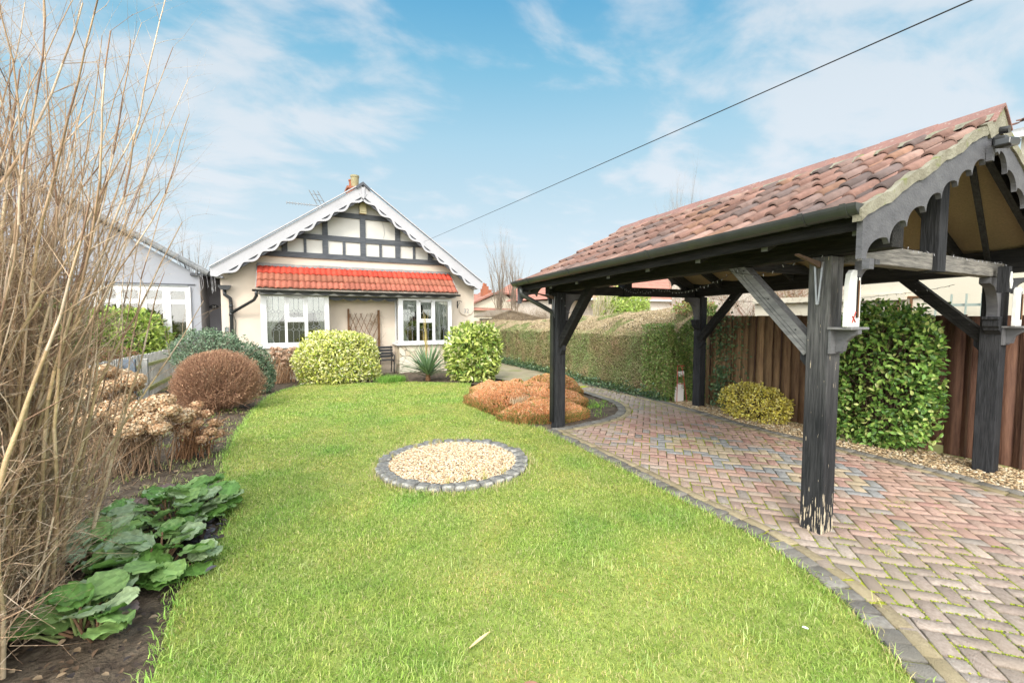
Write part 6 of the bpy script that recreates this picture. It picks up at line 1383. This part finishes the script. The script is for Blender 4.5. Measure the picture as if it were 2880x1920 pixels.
# ivy ground cover at hedge foot
n=3000; s_=rng.random(n)*cum[-1]*.8; P2,T=hpath(s_); P=np.stack([P2[:,0]-.06-.10*np.abs(rng.normal(size=n)),P2[:,1],.02+.10*np.abs(rng.normal(size=n))],1); V,F=leaves(P,np.tile([[-.5,0,.8]],(n,1)),.05,.8); o=npmesh('ivy_edge',V,F,M['leaf'],None,(6.8,8,0),colors=np.repeat(pick(n,[(.06,.12,.06),(.11,.19,.09),(.22,.30,.16)],[4,3,1.5]),2,0)); setp(o,'dark ivy creeping along the foot of the clipped hedge','ground cover',kind='stuff')
# bamboo-like shrub and slim stems beyond the hedge
bush('feathery_yellow_shrub','feathery yellow-green shrub beyond the hedge under the carport roof line','shrub',(14.1,16.0,1.9),(1.45,.8,1.0),9000,.17,.22,[(.46,.58,.12),(.58,.66,.20),(.30,.46,.08)],[4,3,2],amp=.22,seed=61,up=.8)
sg=[]
for i in range(26): branch(sg,(12.0+rng.random()*1.1,15.6,.8),(rng.normal()*.1,0,1),2.0,.022,1,spread=.3,wob=.06,kids=(1,2))
t=thing('stem_clump','clump of slim pale bare stems beside the feathery yellow-green shrub','shrub',(12.5,15.6,0)); segmesh('stems',sg,t,[(.52,.44,.28),(.60,.55,.42)],[1,1],sides=4)
bush('hedge_sprouts','reddish and green sprouting growth above the end of the clipped hedge','shrub',(7.55,6.35,1.86),(.42,.25,.12),650,.055,.6,[(.30,.42,.10),(.40,.20,.10),(.48,.52,.18)],[3,2,2],amp=.3,seed=62,up=.9,stems=3)
# bare trees beyond
def baretree(label,c,h,r,seed,n=6,spread=.30,cols=((.24,.19,.15),(.32,.26,.20)),lean=.25,depth=3,tier='tree'):
    global rng; keep=rng; rng=np.random.default_rng(seed); t=thing('bare_tree',label,'tree',(c[0],c[1],0),'bare winter trees'); sg=[]
    sg.append((np.array([c[0],c[1],0.]),np.array([c[0],c[1],h*.22]),r*1.2,r,4)); tr=list(sg)
    sg=[]
    for i in range(n):
        a=2*PI*i/n+rng.random(); branch(sg,(c[0],c[1],h*(.16+.07*rng.random())),(math.cos(a)*lean,math.sin(a)*lean,1),h*.78*(.75+.3*rng.random()),r*.55,depth,spread=spread,n=6,up=.22,kids=(1,3),shrink=.42,wob=.07,taper=.25)
    segmesh('trunk',tr,t,cols,[1,1],sides=8); segmesh('branches',sg,t,cols,[1,1],sides=4); rng=keep; return t
baretree('bare upright many-stemmed tree nearest the bungalow corner beyond the hedge',(9.35,19.5),4.75,.07,71,n=7,lean=.16)
baretree('bare upright tree with dense twigs to the right of the other garden tree',(10.75,20.5),4.6,.07,73,n=7,lean=.20)
baretree('small bare tree top showing above the carport roof',(19.2,17.5),7.6,.09,75,n=6,lean=.12)
baretree('bare tree behind the grey roof, the larger one',(-3.9,24.5),4.9,.09,77,n=6,lean=.5)
baretree('bare tree behind the grey roof, close to the bungalow eaves',(-2.5,26.0),4.0,.08,78,n=6,lean=.5)
sg=[]
for i in range(130):
    x0=8.0+3.6*rng.random(); branch(sg,(x0,16.8+1.4*rng.random(),.9),(rng.normal()*.6,rng.normal()*.4,.8),1.1,.010,2,spread=.9,wob=.22,up=-.02)
t=thing('bramble_thicket','tangle of bare arching brown stems above the far end of the hedge','shrub',(9.5,17.2,0)); segmesh('stems',sg,t,[(.36,.27,.18),(.46,.38,.26),(.26,.18,.12)],[1,1,1],sides=3)

# ---- big bare shrub in the left foreground
BS=thing('bare_shrub','huge bare tan many-stemmed shrub filling the left foreground','shrub',(-1.5,3.4,0)); keep=rng; rng=np.random.default_rng(90)
sg=[]
def fstem(p,d,L_,r,depth,kk=0):
    p=np.array(p,float);d=np.array(d,float);d/=np.linalg.norm(d); n=max(3,int(L_/.16)); q0=p
    for i in range(n):
        d=d+rng.normal(size=3)*(.055 if depth==2 else .10)+np.array([0,0,.030]); d/=np.linalg.norm(d); q=q0+d*L_/n; rr=r*(1-.78*(i/n)); r2=r*(1-.78*((i+1)/n))
        sg.append((q0,q,rr,r2,depth))
        if depth<2: sg.append((q-d*.006,q+d*.006,r2*1.45,r2*1.45,depth))  # node swelling
        if depth>0:
            m_=(rng.random()<(.95 if depth==2 else .34))+(rng.random()<(.72 if depth==2 else .18))
            if i<3 and depth==2: m_+=1
            for _ in range(int(m_)):
                a=rng.random()*6.283; pr=np.cross(d,np.array([math.cos(a),math.sin(a),.2])); pr/=np.linalg.norm(pr); dd=d*.65+pr*(.45+.45*rng.random())+np.array([0,0,.15]); fstem(q,dd,(.34 if depth==2 else .14)*(.35+1.0*rng.random()),r2*.36 if depth==2 else r2*.6,depth-1)
        q0=q
bases=[]
for i in range(430):
    bx,by=-1.76+.28*rng.normal(),3.30+.42*rng.normal()
    if bx>-1.22: bx=-1.3-.3*rng.random()
    dx_=(bx+1.76)*.12+rng.normal()*.055+.048; dx_=float(np.clip(dx_,-.12,.17)); dy_=(by-3.35)*.20+rng.normal()*.10; L_=1.9+1.75*rng.random(); fstem((bx,by,0),(dx_,dy_,1),L_,.006+.0095*rng.random()**1.7,2)
# long whips rising beyond the main mass
for (bx,by,dx_,dy_,L_) in ((-1.40,3.3,.06,0,4.3),(-1.40,3.25,.09,.02,4.1),(-1.45,3.2,.11,0,3.5),(-1.5,3.4,.14,0,3.1),(-1.5,3.5,.10,.03,3.1),(-1.5,3.2,.02,0,4.4)):
    fstem((bx,by,0),(dx_,dy_,1),L_,.010,2)
# low tangle of fine grey shoots
for i in range(5200):
    a=np.array([-1.60+.36*rng.normal(),3.2+.5*rng.normal(),.1+2.0*rng.random()]); d=np.array([rng.normal()+.35,rng.normal()*.7-.1,rng.normal()*.45+.15]); 
    if a[0]>-1.12: continue
    fstem(a,d,.10+.20*rng.random(),.0022,0 if rng.random()<.5 else 1)
big=[s for s in sg if s[2]>=.0065]; fine=[s for s in sg if s[2]<.0065]
segmesh('stems',big,BS,[(.64,.47,.28),(.53,.41,.24),(.70,.55,.37),(.60,.41,.26)],[4,2.5,2,1.5],sides=7); segmesh('twigs',fine,BS,[(.54,.39,.26),(.42,.29,.19),(.63,.50,.38),(.30,.19,.13)],[3,2.5,2.5,1.5],sides=4); print('SHRUB',len(big),len(fine)); rng=keep
# ---- bergenia: big leathery leaves
def bergenia(label,c,n,rad,seed,smin=.09,smax=.145):
    r=np.random.default_rng(seed); t=thing('bergenia',label,'plant',(c[0],c[1],0),'bergenias along the lawn edge'); Vs=[];Fs=[];Cs=[];k=0; sg=[]
    for i in range(n):
        a=r.random()*6.283; q=math.sqrt(r.random()); x=c[0]+math.cos(a)*q*rad[0]; y=c[1]+math.sin(a)*q*rad[1]; z=.05+.11*(1-q)+.09*r.random(); s=smin+(smax-smin)*r.random(); w_=s*(.82+.18*r.random())
        az=a+r.normal()*.8 if q>.3 else r.random()*6.283; el=R(2+26*r.random()+22*(1-q)*r.random()); u=np.array([math.cos(az)*math.cos(el),math.sin(az)*math.cos(el),math.sin(el)]); sd_=np.array([-math.sin(az),math.cos(az),0]); roll=r.normal()*.22; nn=np.cross(u,sd_); nn=-nn if nn[2]<0 else nn
        sd2=sd_*math.cos(roll)+nn*math.sin(roll); n2=np.cross(sd2,u); n2=-n2 if n2[2]<0 else n2; cup=.05+.16*r.random(); p0=np.array([x,y,z])-u*s*.9; nu_,nv=10,12; V=[]
        for iu in range(nu_+1):
            tt=iu/nu_; ww=w_*math.sin(PI*min(1,(tt*.93+.035)))**.5
            for iv in range(nv+1):
                vv=2*iv/nv-1; wav=.012*math.sin(vv*9+tt*8+i)*abs(vv)+.007*math.sin(tt*22+i)*abs(vv)**2+.004*math.cos(tt*26-abs(vv)*9)*(1-abs(vv)); edge=1+.05*math.sin(tt*31+i*3)*(abs(vv)>.9)
                V.append(p0+u*(2*s*tt)+sd2*(ww*vv*edge)+n2*(cup*s*(vv*vv)*.8-.18*s*tt*tt+wav))
        Vs.append(np.array(V)); cr_=r.random(); base=np.array((.15,.29,.065)) if cr_<.34 else np.array((.24,.38,.12)) if cr_<.68 else np.array((.35,.45,.25)) if cr_<.96 else np.array((.27,.19,.17)); base=base*(1+.12*r.normal())
        for iu in range(nu_):
            for iv in range(nv):
                Fs.append((k+iu*(nv+1)+iv,k+iu*(nv+1)+iv+1,k+(iu+1)*(nv+1)+iv+1,k+(iu+1)*(nv+1)+iv)); rib=1.32 if iv in (nv//2,nv//2-1) and iu<nu_-2 else 1.0+(.16 if (iu-abs(iv-nv//2+.5)*.8)%3<1 else -.04); Cs.append(base*rib)
        k+=len(V); sg.append((np.array([c[0]+(x-c[0])*.4,c[1]+(y-c[1])*.4,0.]),p0,.008,.006,0))
    npmesh('leaves',np.concatenate(Vs),np.array(Fs),M['waxleaf'],t,colors=np.clip(Cs,.01,1),smooth=True); segmesh('stalks',sg,t,[(.30,.38,.14),(.34,.20,.12)],[2,1],sides=5); return t
M['waxleaf']=mat('leathery_leaf',W1,(.84,.84,.84),scale=18,rough=.46,attr=True,spec=.32,trans=.18,bump=.25,bscale=30)
bergenia('nearest clump of big round leathery green leaves over the bare soil',(-1.0,3.05),22,(.26,.28),101,.08,.11)
bergenia('middle clump of leathery green leaves bordering the lawn',(-.86,3.66),46,(.36,.40),102,.075,.105)
bergenia('large far clump of leathery leaves in front of the dried hydrangeas',(-.90,4.5),84,(.46,.60),103,.075,.105)
bergenia('shaded clump of leathery leaves partly under the bare shrub',(-1.25,3.9),34,(.26,.55),104,.08,.12)
# black dead leaves by the clump
n=60; P=np.stack([-.58+.05*rng.normal(size=n),4.05+.30*rng.normal(size=n),.03+.04*rng.random(n)],1); V,F=leaves(P,np.tile([[0,0,1.]],(n,1)),.085,.6,flat=1.2,dirm=nrm(np.concatenate([rng.normal(size=(n,2)),.1*rng.normal(size=(n,1))],1)))
o=npmesh('dead_leaves',V,F,M['waxleaf'],None,(-.56,4.0,0),colors=np.repeat(pick(n,[(.06,.055,.065),(.12,.11,.13),(.10,.07,.06)],[3,2,2]),2,0)); setp(o,'blackened dead bergenia leaves lying at the lawn edge','leaves',kind='stuff')
